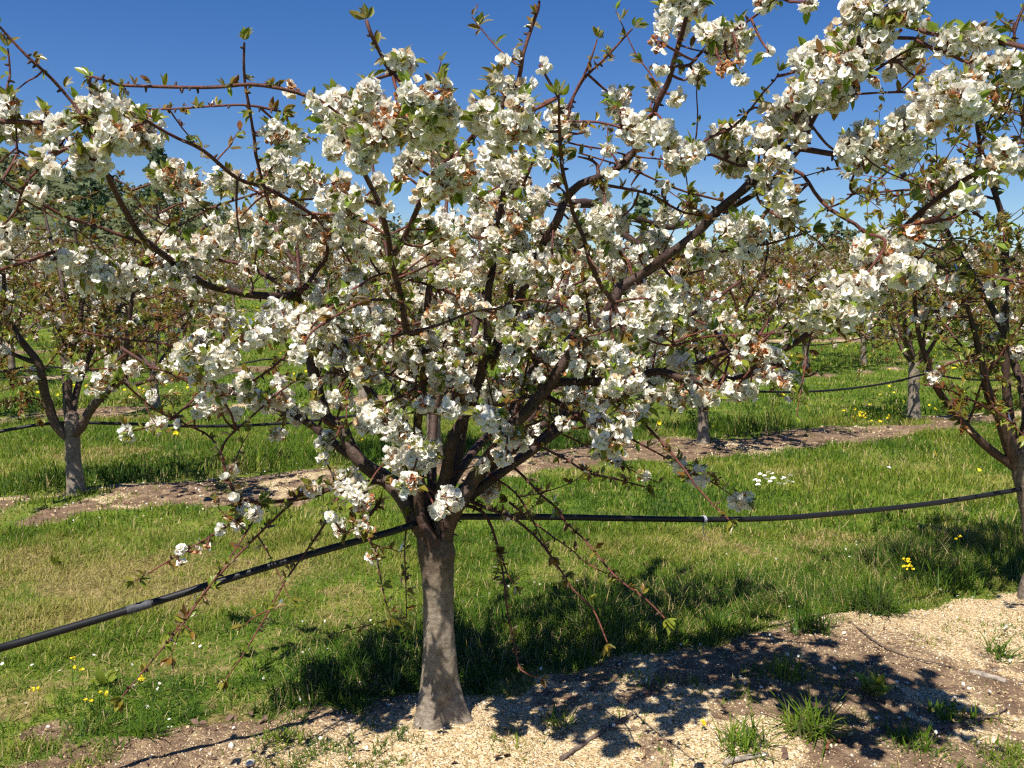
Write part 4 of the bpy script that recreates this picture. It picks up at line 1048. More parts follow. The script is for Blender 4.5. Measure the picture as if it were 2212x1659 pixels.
# ------------------------------------------------------------------ the other orchard trees
def orchard_tree(name, base, label, group, seed, limbs=None, H=2.6, spread=1.5, trunk_h=0.62, trunk_r=0.065, flowers=1.0, leaves=1.0,
                 bronze=(0.05, 0.9), lean=0.0, flower_scale=1.0, nlimb=6, leaf_len=(0.028, 0.068), trunk_pts=None, rsc=1.0):
    rng = np.random.default_rng(seed)
    base = np.array(base, float)
    root = thing(name, base, label, 'tree', group)
    if trunk_pts is None:
        trunk_pts = np.array([base + [0, 0, -0.08], base + [0.01, 0, 0.05], base + [lean * .3, 0, trunk_h * .5], base + [lean, 0.01, trunk_h], base + [lean, 0.01, trunk_h + 0.08]])
        tr = np.array([1.5, 1.25, 0.95, 1.05, 0.7]) * trunk_r
    else:
        tr = np.interp(np.linspace(0, 1, len(trunk_pts)), [0, .1, .25, .85, 1], [1.5, 1.2, .95, 1.05, .9]) * trunk_r
    pts, rad = smooth_path(trunk_pts, tr, 0.04)
    g = Geo(); tube(g, pts, rad, 16, rng=rng, bump=0.04); g.obj('trunk', BARK, root, base)
    fork = trunk_pts[-2]
    lp = []
    if limbs is None:
        a0 = rng.uniform(0, 6.28)
        for k in range(nlimb):
            az = a0 + k * 2 * math.pi / nlimb + rng.normal() * 0.25
            el = R(rng.uniform(36, 62)) if k < nlimb - 1 else R(80)
            d = np.array([math.cos(az) * math.cos(el), math.sin(az) * math.cos(el), math.sin(el)])
            p = twig_path(rng, fork - [0, 0, 0.03], d, rng.uniform(0.8, 1.0) * (H - trunk_h) / max(0.6, math.sin(el)) * 0.85, 7, 0.35, 0.14)
            lp.append((p, .03 * rsc, .007))
    else: lp = limbs
    br = []
    for p, r0, r1 in lp:
        pts, rad = smooth_path(p, np.linspace(r0, r1, len(p)), 0.06)
        g = Geo(); tube(g, pts, rad, 9, rng=rng, bump=0.06); g.obj('limb', BARK, root, base)
        br.append((pts, 0))
        q, t, f = along(pts, 0.12, rng, 0.22)
        for a, b, ff in zip(q, t, f):
            out = (a - base) * [1, 1, 0]
            d = norm(np.cross(b, rng.normal(size=3)) * 1.0 + b * 0.35 + norm(out + 1e-6) * 0.35 + [0, 0, 0.15])
            L = rng.uniform(0.35, 1.0) * (1.15 - 0.6 * ff) * spread / 1.5
            br.append((twig_path(rng, a, d, L, 6, -0.12, 0.14), 1))
    tw = Geo(); fl = Geo(); fo = Geo()
    tufts = []; tang = []
    for p, lev in br:
        if lev: tube(tw, *smooth_path(p, np.linspace(.008, .0025, len(p)), 0.09), 4)
        q, t, f = along(p, 0.10, rng, 0.3 if lev == 0 else 0.12)
        keep = rng.uniform(size=len(q)) < 0.62 * flowers
        for a in q[keep]:
            bloom(fl, [a], rng.uniform(0.025, 0.05), rng, fill=0.7, spent=0.22, hi=False, scale=flower_scale)
        q, t, f = along(p, 0.06, rng, 0.25 if lev == 0 else 0.05); tufts.append(q); tang.append(t)
        if lev:
            q, t, f = along(p, 0.13, rng, 0.1)
            for a, b in zip(q, t):
                d = norm(np.cross(b, rng.normal(size=3)) + b * 0.7 + [0, 0, 0.3])
                s = twig_path(rng, a, d, rng.uniform(0.12, 0.42), 3, 0.05, 0.12)
                tube(tw, s, np.linspace(.0035, .0018, len(s)), 3, cap=False)
                q2, t2, f2 = along(s, 0.055, rng, 0.05); tufts.append(q2); tang.append(t2)
                tufts.append(s[-1:]); tang.append(norm(s[-1:] - s[-2:-1]))
                if rng.uniform() < 0.30 * flowers:
                    bloom(fl, [s[rng.integers(1, len(s))]], rng.uniform(0.022, 0.04), rng, fill=0.7, spent=0.25, hi=False, scale=flower_scale)
    tufts = np.vstack(tufts); tang = np.vstack(tang)
    k = rng.uniform(size=len(tufts)) < 0.8 * leaves
    o = norm(np.cross(tang, rng.normal(size=tang.shape)) * 0.8 + tang * 0.5 + [0, 0, 0.25])
    add_leaves(fo, tufts[k], o[k], rng, 5, leaf_len[0], leaf_len[1], False, bronze[0], bronze[1], 0.75)
    tw.obj('twigs', BARK, root, base, kind='stuff')
    fl.obj('blossoms', BM, root, base, kind='stuff')
    fo.obj('foliage', LEAF, root, base, kind='stuff')
    return root

def base_at(al, pe):
    x, y = world_xy(al, pe); return np.array([x, y, float(height(x, y))])

def traced(lst, base):
    out = []
    for p2, d0, d1, r0, r1 in lst:
        p, s = P3(p2, d0, d1); out.append((p, r0, r1))
    return out

# right edge of the near row: leafy, few flowers
bx, by = 2.80, 4.90
bB = np.array([bx, by, float(height(bx, by))])
limbsB = traced([
 ([(2193,1010),(2161,904),(2137,853),(2124,800),(2110,740),(2090,660)], 4.9, 4.6, .034, .010),
 ([(2191,1010),(2120,955),(2066,894),(2022,836),(1999,769),(1985,725),(1975,640),(1968,560)], 4.9, 4.5, .024, .007),
 ([(2198,1000),(2176,860),(2171,719),(2171,550),(2174,499),(2150,420),(2127,354),(2107,253),(2095,150)], 4.95, 4.8, .026, .006),
 ([(2200,1000),(2230,850),(2260,700),(2265,550),(2240,400),(2200,200),(2190,50)], 4.9, 4.7, .026, .006),
 ([(2205,1000),(2250,900),(2330,760),(2400,600),(2450,430)], 4.9, 5.0, .030, .008),
 ([(2200,1000),(2215,880),(2160,700),(2080,560),(2010,440),(1950,380),(1890,345)], 4.95, 5.5, .026, .006),
 ([(2200,1000),(2300,960),(2400,850),(2480,700)], 4.9, 4.3, .026, .008),
 ([(2174,499),(2120,470),(2060,430),(1990,410),(1900,415),(1830,420)], 4.85, 4.6, .008, .004),
], bB)
tB = np.array([bB + [0.03, 0, -0.08], bB + [0.02, 0, 0.05], DP(2240, 1220, 4.9), DP(2226, 1100, 4.9), DP(2206, 1000, 4.9), DP(2202, 975, 4.9)])
orchard_tree('cherry_tree', bB, 'leafy bronze-green cherry tree cut off by the right edge, standing on the near gravel strip', 'cherry trees of the orchard', 101,
             limbs=limbsB, trunk_pts=tB, trunk_r=0.054, flowers=0.13, leaves=1.25, bronze=(0.05, 1.0), spread=1.15, leaf_len=(.026, .06))

# second row
lx, ly = -3.63, 7.55
bL = np.array([lx, ly, float(height(lx, ly))])
limbsL = traced([
 ([(148,945),(118,914),(94,837),(84,786),(50,742),(25,700),(12,650),(8,590)], 7.55, 7.2, .045, .014),
 ([(148,945),(148,838),(152,770),(172,702),(175,634),(168,560),(160,470)], 7.6, 7.6, .036, .010),
 ([(152,945),(175,921),(199,880),(236,840),(263,815),(271,766),(276,725),(285,650),(300,560)], 7.55, 7.2, .045, .012),
 ([(270,815),(283,832),(337,817),(390,800),(430,760)], 7.4, 7.0, .018, .008),
 ([(150,940),(140,800),(135,617),(110,520),(90,430)], 7.6, 8.2, .034, .008),
 ([(150,940),(170,830),(230,700),(320,600),(400,510)], 7.6, 8.4, .034, .008),
 ([(84,786),(40,770),(-20,740),(-80,690)], 7.4, 7.0, .02, .008),
 ([(50,742),(0,670),(-50,600),(-90,500)], 7.3, 7.6, .024, .008),
], bL)
GRP = 'cherry trees of the orchard'
orchard_tree('cherry_tree', bL, 'cherry tree with dark forked limbs and short trunk behind the hose on the far left', GRP, 102,
             limbs=limbsL, trunk_r=0.061, trunk_h=0.60, flowers=0.32, leaves=1.35, bronze=(0.0, 0.8), spread=1.5)
orchard_tree('cherry_tree', base_at(2.10, 5.28), 'cherry tree hidden straight behind the large blossoming one, only its pale trunk showing', GRP, 103,
             flowers=0.38, leaves=1.35, bronze=(0.0, 0.85), trunk_r=0.075, H=2.75)
mid = orchard_tree('cherry_tree', base_at(5.33, 5.14), 'cherry tree with dark, weedy trunk in a brown patch right of the large tree', GRP, 104,
             flowers=0.35, leaves=1.25, bronze=(0.0, 0.75), trunk_r=0.06, trunk_h=0.5)
rear_r = orchard_tree('cherry_tree', base_at(9.15, 5.45), 'cherry tree with straight smooth grey trunk on pale gravel, yellow weeds beside it', GRP, 105,
             flowers=0.35, leaves=1.25, bronze=(0.0, 0.9), trunk_r=0.075, trunk_h=0.75)
greyA = orchard_tree('cherry_tree', base_at(8.4, 11.6), 'small whitish cherry tree in the third row seen between the limbs of the large tree', GRP, 106,
             flowers=0.7, leaves=0.85, bronze=(0.0, 0.5), trunk_r=0.07, flower_scale=1.1)
greyB = orchard_tree('cherry_tree', base_at(15.3, 11.9), 'cherry tree with thin dark trunk carrying the upper hose in the third row', GRP, 107,
             flowers=0.7, leaves=0.9, bronze=(0.0, 0.6), trunk_r=0.06, flower_scale=1.1)
protos = [greyA, greyB, greyA, mid]
rng = np.random.default_rng(9)
FAR = 'far rows of cherry trees'
for k, pe in enumerate(ROWS):
    if k == 0: continue
    for al in np.arange(-6, 60, 3.3):
        a = al + (k * 1.37) % 3.3 + rng.normal() * 0.15
        x, y = world_xy(a, pe)
        if y < 5 or abs(x / y) > 0.70: continue
        if k == 1 and a < 11.0: continue
        if k == 2 and (abs(a - 8.4) < 1.7 or abs(a - 15.3) < 1.7): continue
        src = protos[rng.integers(0, 4)]
        z = float(height(x, y))
        c = copy_tree(src, (x, y, z), rng.uniform(0, 6.28), rng.uniform(0.88, 1.12))
        c['group'] = FAR
        if k == 1: c['label'] = 'cherry tree of the second row half hidden by the leafy tree at the right edge'
        elif k == 2: c['label'] = 'cherry tree of the third row, merging with others behind the two nearer rows'
        else: c['label'] = 'distant cherry tree in white bloom, one of many merging along the far rows'
# ------------------------------------------------------------------ irrigation hoses
def hose(pts, r, label, extra=None):
    pts = np.array(pts, float)
    mid = pts[len(pts) // 2]
    root = thing('irrigation_hose', mid, label, 'hose', 'black irrigation hoses along the rows')
    p, rad = smooth_path(pts, np.full(len(pts), r), 0.05)
    g = Geo(); tube(g, p, rad, 14, tint=0.5); g.obj('tube', PIPE, root, mid)
    if extra: extra(root, p, mid)
    return root
near = [[-3.2, 1.9, .72], *[DP(x, y, d) for x, y, d in ((-160, 1442, 2.60), (0, 1400, 2.75), (300, 1311, 2.98), (550, 1233, 3.14), (720, 1183, 3.24), (840, 1150, 3.30), (905, 1130, 3.36), (950, 1118, 3.41), (1000, 1116, 3.46), (1200, 1117, 3.63), (1360, 1120, 3.79), (1520, 1122, 3.97), (1660, 1120, 4.14), (1800, 1110, 4.33), (2000, 1089, 4.6), (2185, 1060, 4.85), (2330, 1032, 5.1))]]
def near_extra(root, p, mid):
    def seg(x, y, d, hl):
        c = DP(x, y, d); i = int(np.linalg.norm(p - c, axis=1).argmin())
        t = norm(p[i + 1] - p[i - 1]); return p[i], t
    c, t = seg(305, 1309, 2.98, 0)
    g = Geo(); tube(g, [c - t * .038, c - t * .02, c + t * .02, c + t * .038], [.0142, .0150, .0150, .0142], 14, tint=.5, rng=np.random.default_rng(3), bump=.02); g.obj('tape_band', GREYBAND, root, mid)
    c, t = seg(1525, 1122, 3.97, 0)
    g = Geo(); u = norm(np.cross(t, [0, 0, 1.0])); w = np.cross(u, t)
    for s in (-.004, .002, .006):
        a = np.linspace(0, 2 * math.pi, 15)
        tube(g, c + t * s + .0155 * (np.cos(a)[:, None] * u + np.sin(a)[:, None] * w), np.full(15, .0022), 5, tint=.5)
    tube(g, [c - w * .014, c - w * .03 + t * .006, c - w * .05 + t * .004, c - w * .075 + t * .016], [.0018] * 4, 5, tint=.5)
    g.obj('string_tie', STRING, root, mid)
    c, t = seg(1085, 1116, 3.53, 0)
    g = Geo(); u = norm(np.cross(t, [0, 0, 1.0])); w = np.cross(u, t)
    for s in (-.006, .0, .006):
        a = np.linspace(0, 2 * math.pi, 15)
        tube(g, c + t * s + .0155 * (np.cos(a)[:, None] * u + np.sin(a)[:, None] * w), np.full(15, .0028), 5, tint=.5)
    g.obj('white_tie', WHITETIE, root, mid)
hose(near, 0.0128, 'thick black hose sagging from tree to tree through the fork of the large tree', near_extra)
def row_hose(k, pe, al0, al1, hz, r, label, ties):
    ties = sorted(ties); pts = []
    for a in np.arange(al0, al1, 0.55):
        i = np.searchsorted(ties, a); lo = ties[max(0, i - 1)]; hi = ties[min(len(ties) - 1, i)]
        f = 0.5 if hi == lo else (a - lo) / (hi - lo)
        x, y = world_xy(a, pe); pts.append([x, y, hz + float(slope(x, y)) - 0.14 * 4 * f * (1 - f)])
    hose(pts, r, label)
row_hose(1, 5.24, -4.6, 16, 0.62, 0.0135, 'black hose strung low through the second row, crossing the fork of the left tree', [-7.9, -4.4, -1.14, 2.1, 5.33, 9.15, 12.5, 16])
row_hose(2, 11.7, -8, 26, 0.66, 0.0135, 'far black hose of the third row, a thin line above the grass', [-11, -8, -4.7, -1.4, 1.9, 5.2, 8.4, 12, 15.3, 18.6, 22, 26])

# ------------------------------------------------------------------ grass and ground litter
def blade_tpl(curl):
    rows = [(0, 1.0, 0), (0.45, 0.8, curl * 0.25), (0.8, 0.45, curl * 0.75), (1.0, 0.06, curl * 1.15)]
    v = []
    for t, w, c in rows: v += [(-w, c, t * (1 - 0.18 * abs(curl))), (w, c, t * (1 - 0.18 * abs(curl)))]
    return np.array(v, float), np.array([[0, 1, 3, 2], [2, 3, 5, 4], [4, 5, 7, 6]])
BL3 = [blade_tpl(c) for c in (0.15, 0.5, 0.9)]
BL2 = [(np.array([[-1, 0, 0], [1, 0, 0], [.5, c, .95], [-.5, c, .95]], float), np.array([[0, 1, 2, 3]])) for c in (0.1, 0.5)]

def put_blades(g, x, y, z, h, w, tint, rng, tpls, lean=0.35):
    n = len(x)
    if n == 0: return
    az = rng.uniform(0, 2 * math.pi, n); ln = np.abs(rng.normal(0, lean, n))
    zd = norm(np.stack([np.cos(az) * ln, np.sin(az) * ln, np.ones(n)], -1))
    yd = np.stack([np.cos(az), np.sin(az), 0 * az], -1)
    yd = norm(yd - zd * (yd * zd).sum(1, keepdims=True)); xd = np.cross(yd, zd)
    M = np.stack([xd * w[:, None], yd * h[:, None], zd * h[:, None]], -1)
    P = np.stack([x, y, z - 0.004], -1)
    kd = rng.integers(0, len(tpls), n)
    for k, t in enumerate(tpls):
        m = kd == k; g.inst(t, M[m], P[m], 0, np.clip(tint[m], 0, 1))

def scatter(rng, n, y0, y1, half=0.70, power=1.0):
    y = (y0 ** 2 + rng.uniform(0, 1, n) * (y1 ** 2 - y0 ** 2)) ** 0.5
    return rng.uniform(-half, half, n) * y + 0.0, y

def height_of_grass(x, y, s, k0):
    h = 0.030 + 0.045 * fbm(x * 1.3, y * 1.3, 41) + 0.03 * sstep(0.55, 0.75, fbm(x * 4, y * 4, 43))
    edge = sstep(0.25, 0.5, s) * sstep(1.35, 0.75, s) * np.where(k0 <= 1, 1.0, 0.6)
    al, pe = row_coords(x, y)
    return h + edge * (0.05 + 0.09 * sstep(0.45, 0.7, fbm(x * 2.4, y * 2.4, 47))) * np.where(k0 == 0, sstep(-0.8, 0.4, al) * 0.9 + 0.1, 1.0)

def lawn(g, n, y0, y1, rng, tpls, hmul, wlo, whi, clump=0.0):
    x, y = scatter(rng, n, y0, y1)
    if clump:
        x = x + rng.normal(0, clump, n); y = y + rng.normal(0, clump, n)
    gm, s, k0 = gravel_mask(x, y)
    dm = dry_mask(x, y)
    bare = bare_mask(x, y) * 0.8
    dens = (1 - gm) * (1 - bare) * (0.5 + 0.5 * sstep(0.32, 0.58, fbm(x * 3.1, y * 3.1, 61))) * (1 - 0.25 * dm)
    sparse = gm * (0.45 + 0.5 * (row_coords(x, y)[0] < 0.1)) * sstep(0.57, 0.68, fbm(x * 4.7, y * 4.7, 62)) * sstep(0.4, 0.6, fbm(x * 17, y * 17, 65))
    dens = np.maximum(dens, sparse)
    m = rng.uniform(size=n) < dens
    x, y, s, k0, dm, gm = x[m], y[m], s[m], k0[m], dm[m], gm[m]
    h = height_of_grass(x, y, s, k0) * rng.uniform(0.55, 1.35, len(x)) * hmul * (1 - 0.35 * dm) * (1 - 0.4 * gm)
    t = 0.37 + (fbm(x * 0.8, y * 0.8, 63) - 0.5) * 0.9 + (fbm(x * 5, y * 5, 64) - 0.5) * 0.5 + rng.normal(0, 0.12, len(x)) + dm * 0.5
    t = t - 0.16 * np.exp(-((y - 6.6) / 1.2) ** 2 - ((x - 1.4) / 2.5) ** 2) - 0.12 * (s > 0.3) * (s < 1.2) + 0.10 * (k0 == 0) * (s > 1.5)
    straw = rng.uniform(size=len(x)) < 0.05 + 0.32 * dm + 0.06 * ((k0 == 0) & (s < 2))
    t = np.where(straw, rng.uniform(0.8, 1.0, len(x)), np.clip(t, 0, 0.78))
    put_blades(g, x, y, height(x, y), h, rng.uniform(wlo, whi, len(x)), t, rng, tpls, 0.45)

rng = np.random.default_rng(21)
g = Geo()
lawn(g, 230000, 2.6, 6.5, rng, BL3, 1.0, 0.0014, 0.0032)
lawn(g, 190000, 6.3, 12.5, rng, BL2, 1.05, 0.003, 0.0055)
lawn(g, 130000, 12.3, 26, rng, BL2, 1.15, 0.006, 0.011)
lawn(g, 80000, 26, 70, rng, BL2, 1.3, 0.015, 0.035)
gr = g.obj('grass', GRASS, kind='stuff', smooth=True)
tag(gr, 'green and straw coloured meadow grass between the tree rows', 'grass')

# gravel chips on the strips
oc = np.array([[1, 0, 0], [0, 1, 0], [-1, 0, 0], [0, -1, 0], [0, 0, 1], [0, 0, -1]], float)
octf = np.array([[0, 1, 4], [1, 2, 4], [2, 3, 4], [3, 0, 4], [1, 0, 5], [2, 1, 5], [3, 2, 5], [0, 3, 5]])
cub = np.array([[-.8, -.7, -.6], [.9, -.75, -.55], [.7, .8, -.6], [-.75, .9, -.5], [-.6, -.5, .7], [.6, -.65, .55], [.65, .5, .7], [-.5, .6, .55]], float)
cubf = np.array([[0, 1, 5, 4], [1, 2, 6, 5], [2, 3, 7, 6], [3, 0, 4, 7], [4, 5, 6, 7]])
g = Geo()
for (n, y0, y1, r0, r1) in ((110000, 2.6, 5.8, .0018, .0048), (7000, 2.6, 6, .004, .0085), (26000, 6, 10.5, .004, .011), (12000, 10, 17, .007, .016)):
    x, y = scatter(rng, n, y0, y1)
    gm, s, k0 = gravel_mask(x, y); so = soil_mask(x, y)
    m = rng.uniform(size=n) < gm * (1 - 0.65 * so)
    x, y = x[m], y[m]; n = len(x)
    M = frames(rand_dirs(rng, n), rng) * (rng.uniform(r0, r1, n)[:, None, None] * rng.uniform(0.55, 1.2, (n, 1, 3)))
    P = np.stack([x, y, height(x, y) + r0 * 0.35], -1)
    tt = np.clip(rng.normal(0.52, 0.24, n), 0, 1)
    k = rng.uniform(size=n) < 0.5
    g.inst((oc, octf), M[k], P[k], 0, tt[k]); g.inst((cub, cubf), M[~k], P[~k], 0, tt[~k])
gv = g.obj('gravel', CHIP, kind='stuff', smooth=False)
tag(gv, 'loose cream and tan gravel chips on the tree strips', 'gravel')

# petals shed on the ground
g = Geo()
x, y = scatter(rng, 1000, 2.6, 9)
al, pe = row_coords(x, y)
m = (np.abs(pe + 0.1) < 1.6) | (np.abs(pe - 5.3) < 1.3)
x, y = x[m], y[m]; n = len(x)
M = frames(norm(np.array([[0, 0, 1.0]]) + rng.normal(size=(n, 3)) * .5), rng)
pv, pf = petal_grid([(-.007, .003, 0, 0), (0, .0065, .001, .001), (.007, .004, .002, 0)], 3)
g.inst((pv, pf), M, np.stack([x, y, height(x, y) + rng.uniform(.008, .03, n)], -1), 0, rng.uniform(0.1, 1, n))
pt = g.obj('fallen_petals', PETAL, kind='stuff')
tag(pt, 'white petals fallen on the ground under the trees', 'petals')

# dead leaf and bark litter
g = Geo()
x, y = scatter(rng, 26000, 2.6, 12)
gm, s, k0 = gravel_mask(x, y); so = soil_mask(x, y)
m = rng.uniform(size=len(x)) < gm * (0.12 + 0.88 * so) * sstep(0.36, 0.60, fbm(x * 4, y * 4, 83))
x, y = x[m], y[m]; n = len(x)
d = norm(np.stack([rng.normal(size=n), rng.normal(size=n), rng.normal(size=n) * .25], -1))
M = frames_up(d, norm(np.array([[0, 0, 1.]]) + rng.normal(size=(n, 3)) * .5)) * rng.uniform(.008, .034, n)[:, None, None]
M[:, :, 0] *= rng.uniform(0.25, 1.0, n)[:, None]
g.inst(LEAVES_LO[1], M, np.stack([x, y, height(x, y) + .007], -1), 0, rng.uniform(0, 1, n))
lt = g.obj('leaf_litter', DEADLEAF, kind='stuff')
tag(lt, 'brown dry leaf and bark crumbs strewn on the gravel', 'litter')

def ground_at(x, y):
    """view px -> point of the ground under it"""
    d = 3.5
    for _ in range(25):
        p = DP(x, y, d); h = float(height(p[0], p[1]))
        q = DP(x, y, 1.0); k = (CAMZ - h) / (CAMZ - q[2]); d = float(k)
    return DP(x, y, d)

# grass tufts and weeds that stand by themselves on the gravel
TG = 'grass tufts standing on the gravel'
def tuft(x, y, n, h, rad, label, seed, t0=0.15, t1=0.6, w=0.003, lean=0.7, name='grass_tuft', cat='grass tuft'):
    rng = np.random.default_rng(seed); p = ground_at(x, y)
    xx = p[0] + np.clip(rng.normal(0, rad, n), -1.6 * rad, 1.6 * rad); yy = p[1] + np.clip(rng.normal(0, rad, n), -1.6 * rad, 1.6 * rad)
    g = Geo(); put_blades(g, xx, yy, height(xx, yy), rng.uniform(.45, 1.1, n) * h, rng.uniform(.6, 1.2, n) * w, rng.uniform(t0, t1, n), rng, BL3, lean)
    o = g.obj(name, GRASS, base=tuple(p)); return tag(o, label, cat, TG)
tuft(1746, 1578, 170, .17, .045, 'biggest bright green grass tuft on the gravel at lower right', 1, .25, .62, .0042)
tuft(1608, 1612, 130, .13, .05, 'bushy grass tuft touching the left side of the biggest tuft', 2, .15, .55, .0036)
tuft(1696, 1458, 90, .12, .04, 'yellowish green grass tuft in the dappled shade above the biggest tuft', 3, .35, .7, .003)
tuft(2157, 1418, 70, .11, .03, 'sparse blue-green grass tuft at the right edge of the gravel', 4, .1, .4, .0035)
tuft(2053, 1548, 80, .09, .045, 'low green weed tuft beside the dry bark strips', 5, .2, .5, .005)
tuft(1970, 1610, 150, .075, .04, 'short grass tuft in front of the dry bark strips', 6, .2, .5, .0035)
tuft(1151, 1386, 150, .13, .06, 'pale grass tuft at the shady lawn edge right of the large trunk', 7, .35, .8, .003)
tuft(1262, 1440, 60, .10, .04, 'thin grass tuft in shade, right of the hanging twigs', 8, .2, .5, .003)
tuft(1205, 1568, 60, .09, .03, 'small grass tuft behind the leaning dead stick', 9, .25, .6, .003)
tuft(330, 1585, 90, .11, .035, 'dark green tuft on brown soil at lower left among dead leaves', 10, .1, .45, .0035)
tuft(770, 1530, 130, .06, .04, 'low grey-green tuft left of the large trunk on gravel edge', 11, .3, .6, .003)
tuft(600, 1600, 160, .06, .05, 'flat grass patch on pale gravel at bottom left of the trunk', 12, .25, .6, .003)
tuft(2200, 1640, 420, .055, .075, 'mossy green grass patch in the bottom right corner', 13, .3, .6, .003)
tuft(1030, 1470, 50, .10, .03, 'wispy tuft in the shade just right of the large trunk', 14, .2, .5, .0025)
tuft(1745, 1360, 160, .17, .05, 'dark upright weed clump at the gravel edge left of the yellow flowers', 15, .0, .3, .0035, .3, 'weed_clump', 'weed')
tuft(1890, 1320, 240, .22, .055, 'tallest dark weed clump at the gravel edge beside the yellow flowers', 16, .0, .35, .0035, .28, 'weed_clump', 'weed')
tuft(1560, 1365, 150, .15, .06, 'dark weed clump at the lawn edge below the leafy hanging twig', 17, .0, .35, .0035, .35, 'weed_clump', 'weed')
tuft(2050, 1270, 200, .22, .09, 'shaded weed clump left of the right-hand trunk', 18, .05, .4, .0035, .35, 'weed_clump', 'weed')
tuft(1640, 935, 90, .55, .22, 'thin dry tall weeds in the brown patch near the second row', 19, .0, .9, .005, .15, 'weed_clump', 'weed')

def broad_weed(x, y, n, h, label, seed, tint=(0.75, 1.0)):
    rng = np.random.default_rng(seed); p = ground_at(x, y); g = Geo()
    add_leaves(g, np.repeat(p[None], 1, 0), np.array([[0, 0, 1.0]]), rng, n, h * .6, h, True, tint[0], tint[1], .85)
    o = g.obj('leafy_weed', LEAF, base=tuple(p)); return tag(o, label, 'weed', 'broad-leaved weeds on the ground')
broad_weed(1886, 1505, 26, .11, 'dark broad-leaved weed with upright shoots in the middle of the right gravel', 1)
broad_weed(226, 1480, 18, .08, 'broad-leaved weed in the grass near the tip of the low twig', 2)
broad_weed(120, 1222, 14, .08, 'small bright weed in the dry grass at left', 3)

# dead sticks, bark and stones
def stick(pix, r0, r1, mat, name, label, cat, seed, lift=.008, fork=None):
    rng = np.random.default_rng(seed)
    P = np.array([ground_at(*q) for q in pix]); P[:, 2] += lift
    base = P[len(P) // 2]
    pts, rad = smooth_path(P, np.linspace(r0, r1, len(P)), .012)
    pts = pts + rng.normal(size=pts.shape) * .0012
    g = Geo(); tube(g, pts, rad, 9, tint=.02, rng=rng, bump=.14)
    if fork is not None:
        k = int(len(pts) * fork); d = norm(np.array([pts[-1] - pts[0]]))[0]
        e = norm(np.cross(d, [0, 0, 1.0]) + d * .8)
        tube(g, [pts[k], pts[k] + e * .05 + [0, 0, .004], pts[k] + e * .11], [rad[k] * .7, rad[k] * .5, .002], 6, tint=.02, rng=rng, bump=.1)
    o = g.obj(name, mat, base=tuple(base)); return tag(o, label, cat, 'dead wood on the gravel')
stick([(1212, 1645), (1250, 1618), (1300, 1585), (1340, 1562), (1366, 1545)], .009, .006, DEADWOOD, 'fallen_stick', 'straight dark dead stick lying slantwise on the gravel right of the trunk', 'stick', 1, fork=.62)
stick([(1565, 1655), (1590, 1645), (1620, 1640), (1658, 1634)], .010, .008, GREYWOOD, 'fallen_stick', 'short grey stick at the bottom edge near the biggest grass tuft', 'stick', 2)
stick([(2095, 1452), (2130, 1462), (2172, 1474)], .016, .012, GREYWOOD, 'fallen_stick', 'thick grey weathered stick half buried at the right edge', 'stick', 3, .004)
stick([(1835, 1345), (1900, 1395), (1960, 1420), (2060, 1445)], .004, .003, DEADWOOD, 'fallen_stick', 'thin dark twig lying in the shade across the right gravel', 'stick', 6)
stick([(1995, 1600), (2040, 1582), (2100, 1566), (2160, 1540)], .006, .004, DEADWOOD, 'bark_strip', 'long dry bark strip in the heap at lower right', 'bark', 4, fork=.4)
stick([(2010, 1580), (2070, 1572), (2140, 1552), (2175, 1535)], .009, .004, DEADWOOD, 'bark_strip', 'darker bark strip lying behind the long one at lower right', 'bark', 5, .012, fork=.6)
stick([(1786, 1622), (1792, 1608), (1806, 1602), (1815, 1607)], .007, .005, plain('red_bark', (.2, .08, .04), .8, .2, .4, 60, .5), 'bark_strip', 'curled reddish bark piece under the biggest grass tuft', 'bark', 7, .012)
stick([(738, 1505), (790, 1492), (830, 1480)], .005, .003, DEADWOOD, 'fallen_stick', 'dark stick on brown soil left of the large trunk', 'stick', 8)

def dead_leaf(x, y, l, label, seed):
    rng = np.random.default_rng(seed); p = ground_at(x, y) + [0, 0, .014]; g = Geo()
    for k in range(2):
        d = norm(rng.normal(size=(1, 3)) * [1, 1, .35]); M = frames_up(d, norm(np.array([[0, 0, 1.]]) + rng.normal(size=(1, 3)) * .6)) * l * rng.uniform(.6, 1)
        M[:, :, 0] *= 1.5
        g.inst(LEAVES[1 + 2 * k], M, p[None] + rng.normal(size=(1, 3)) * .004, 0, [rng.uniform(.4, 1)])
    o = g.obj('dead_leaf', DEADLEAF, base=tuple(p)); return tag(o, label, 'dead leaf', 'dead leaves on the soil')
dead_leaf(540, 1545, 0.043, 'curled brown dead leaf standing up on the soil at lower left', 1)
dead_leaf(505, 1552, 0.050, 'flat brown dead leaf left of the upright curled one', 2)
dead_leaf(570, 1560, 0.037, 'crumpled dead leaf right of the upright curled one', 3)
dead_leaf(430, 1570, 0.037, 'brown dead leaf between dark tuft and curled leaf', 4)
dead_leaf(70, 1600, 0.056, 'long grey-brown dead leaf in grass at the bottom left corner', 5)
dead_leaf(1085, 1640, 0.050, 'purplish dead leaf on gravel below the large trunk', 6)
dead_leaf(1390, 1640, 0.043, 'dead leaf on gravel right of the leaning stick', 7)
dead_leaf(1700, 1640, 0.043, 'dead leaf at the bottom edge under the biggest tuft', 8)

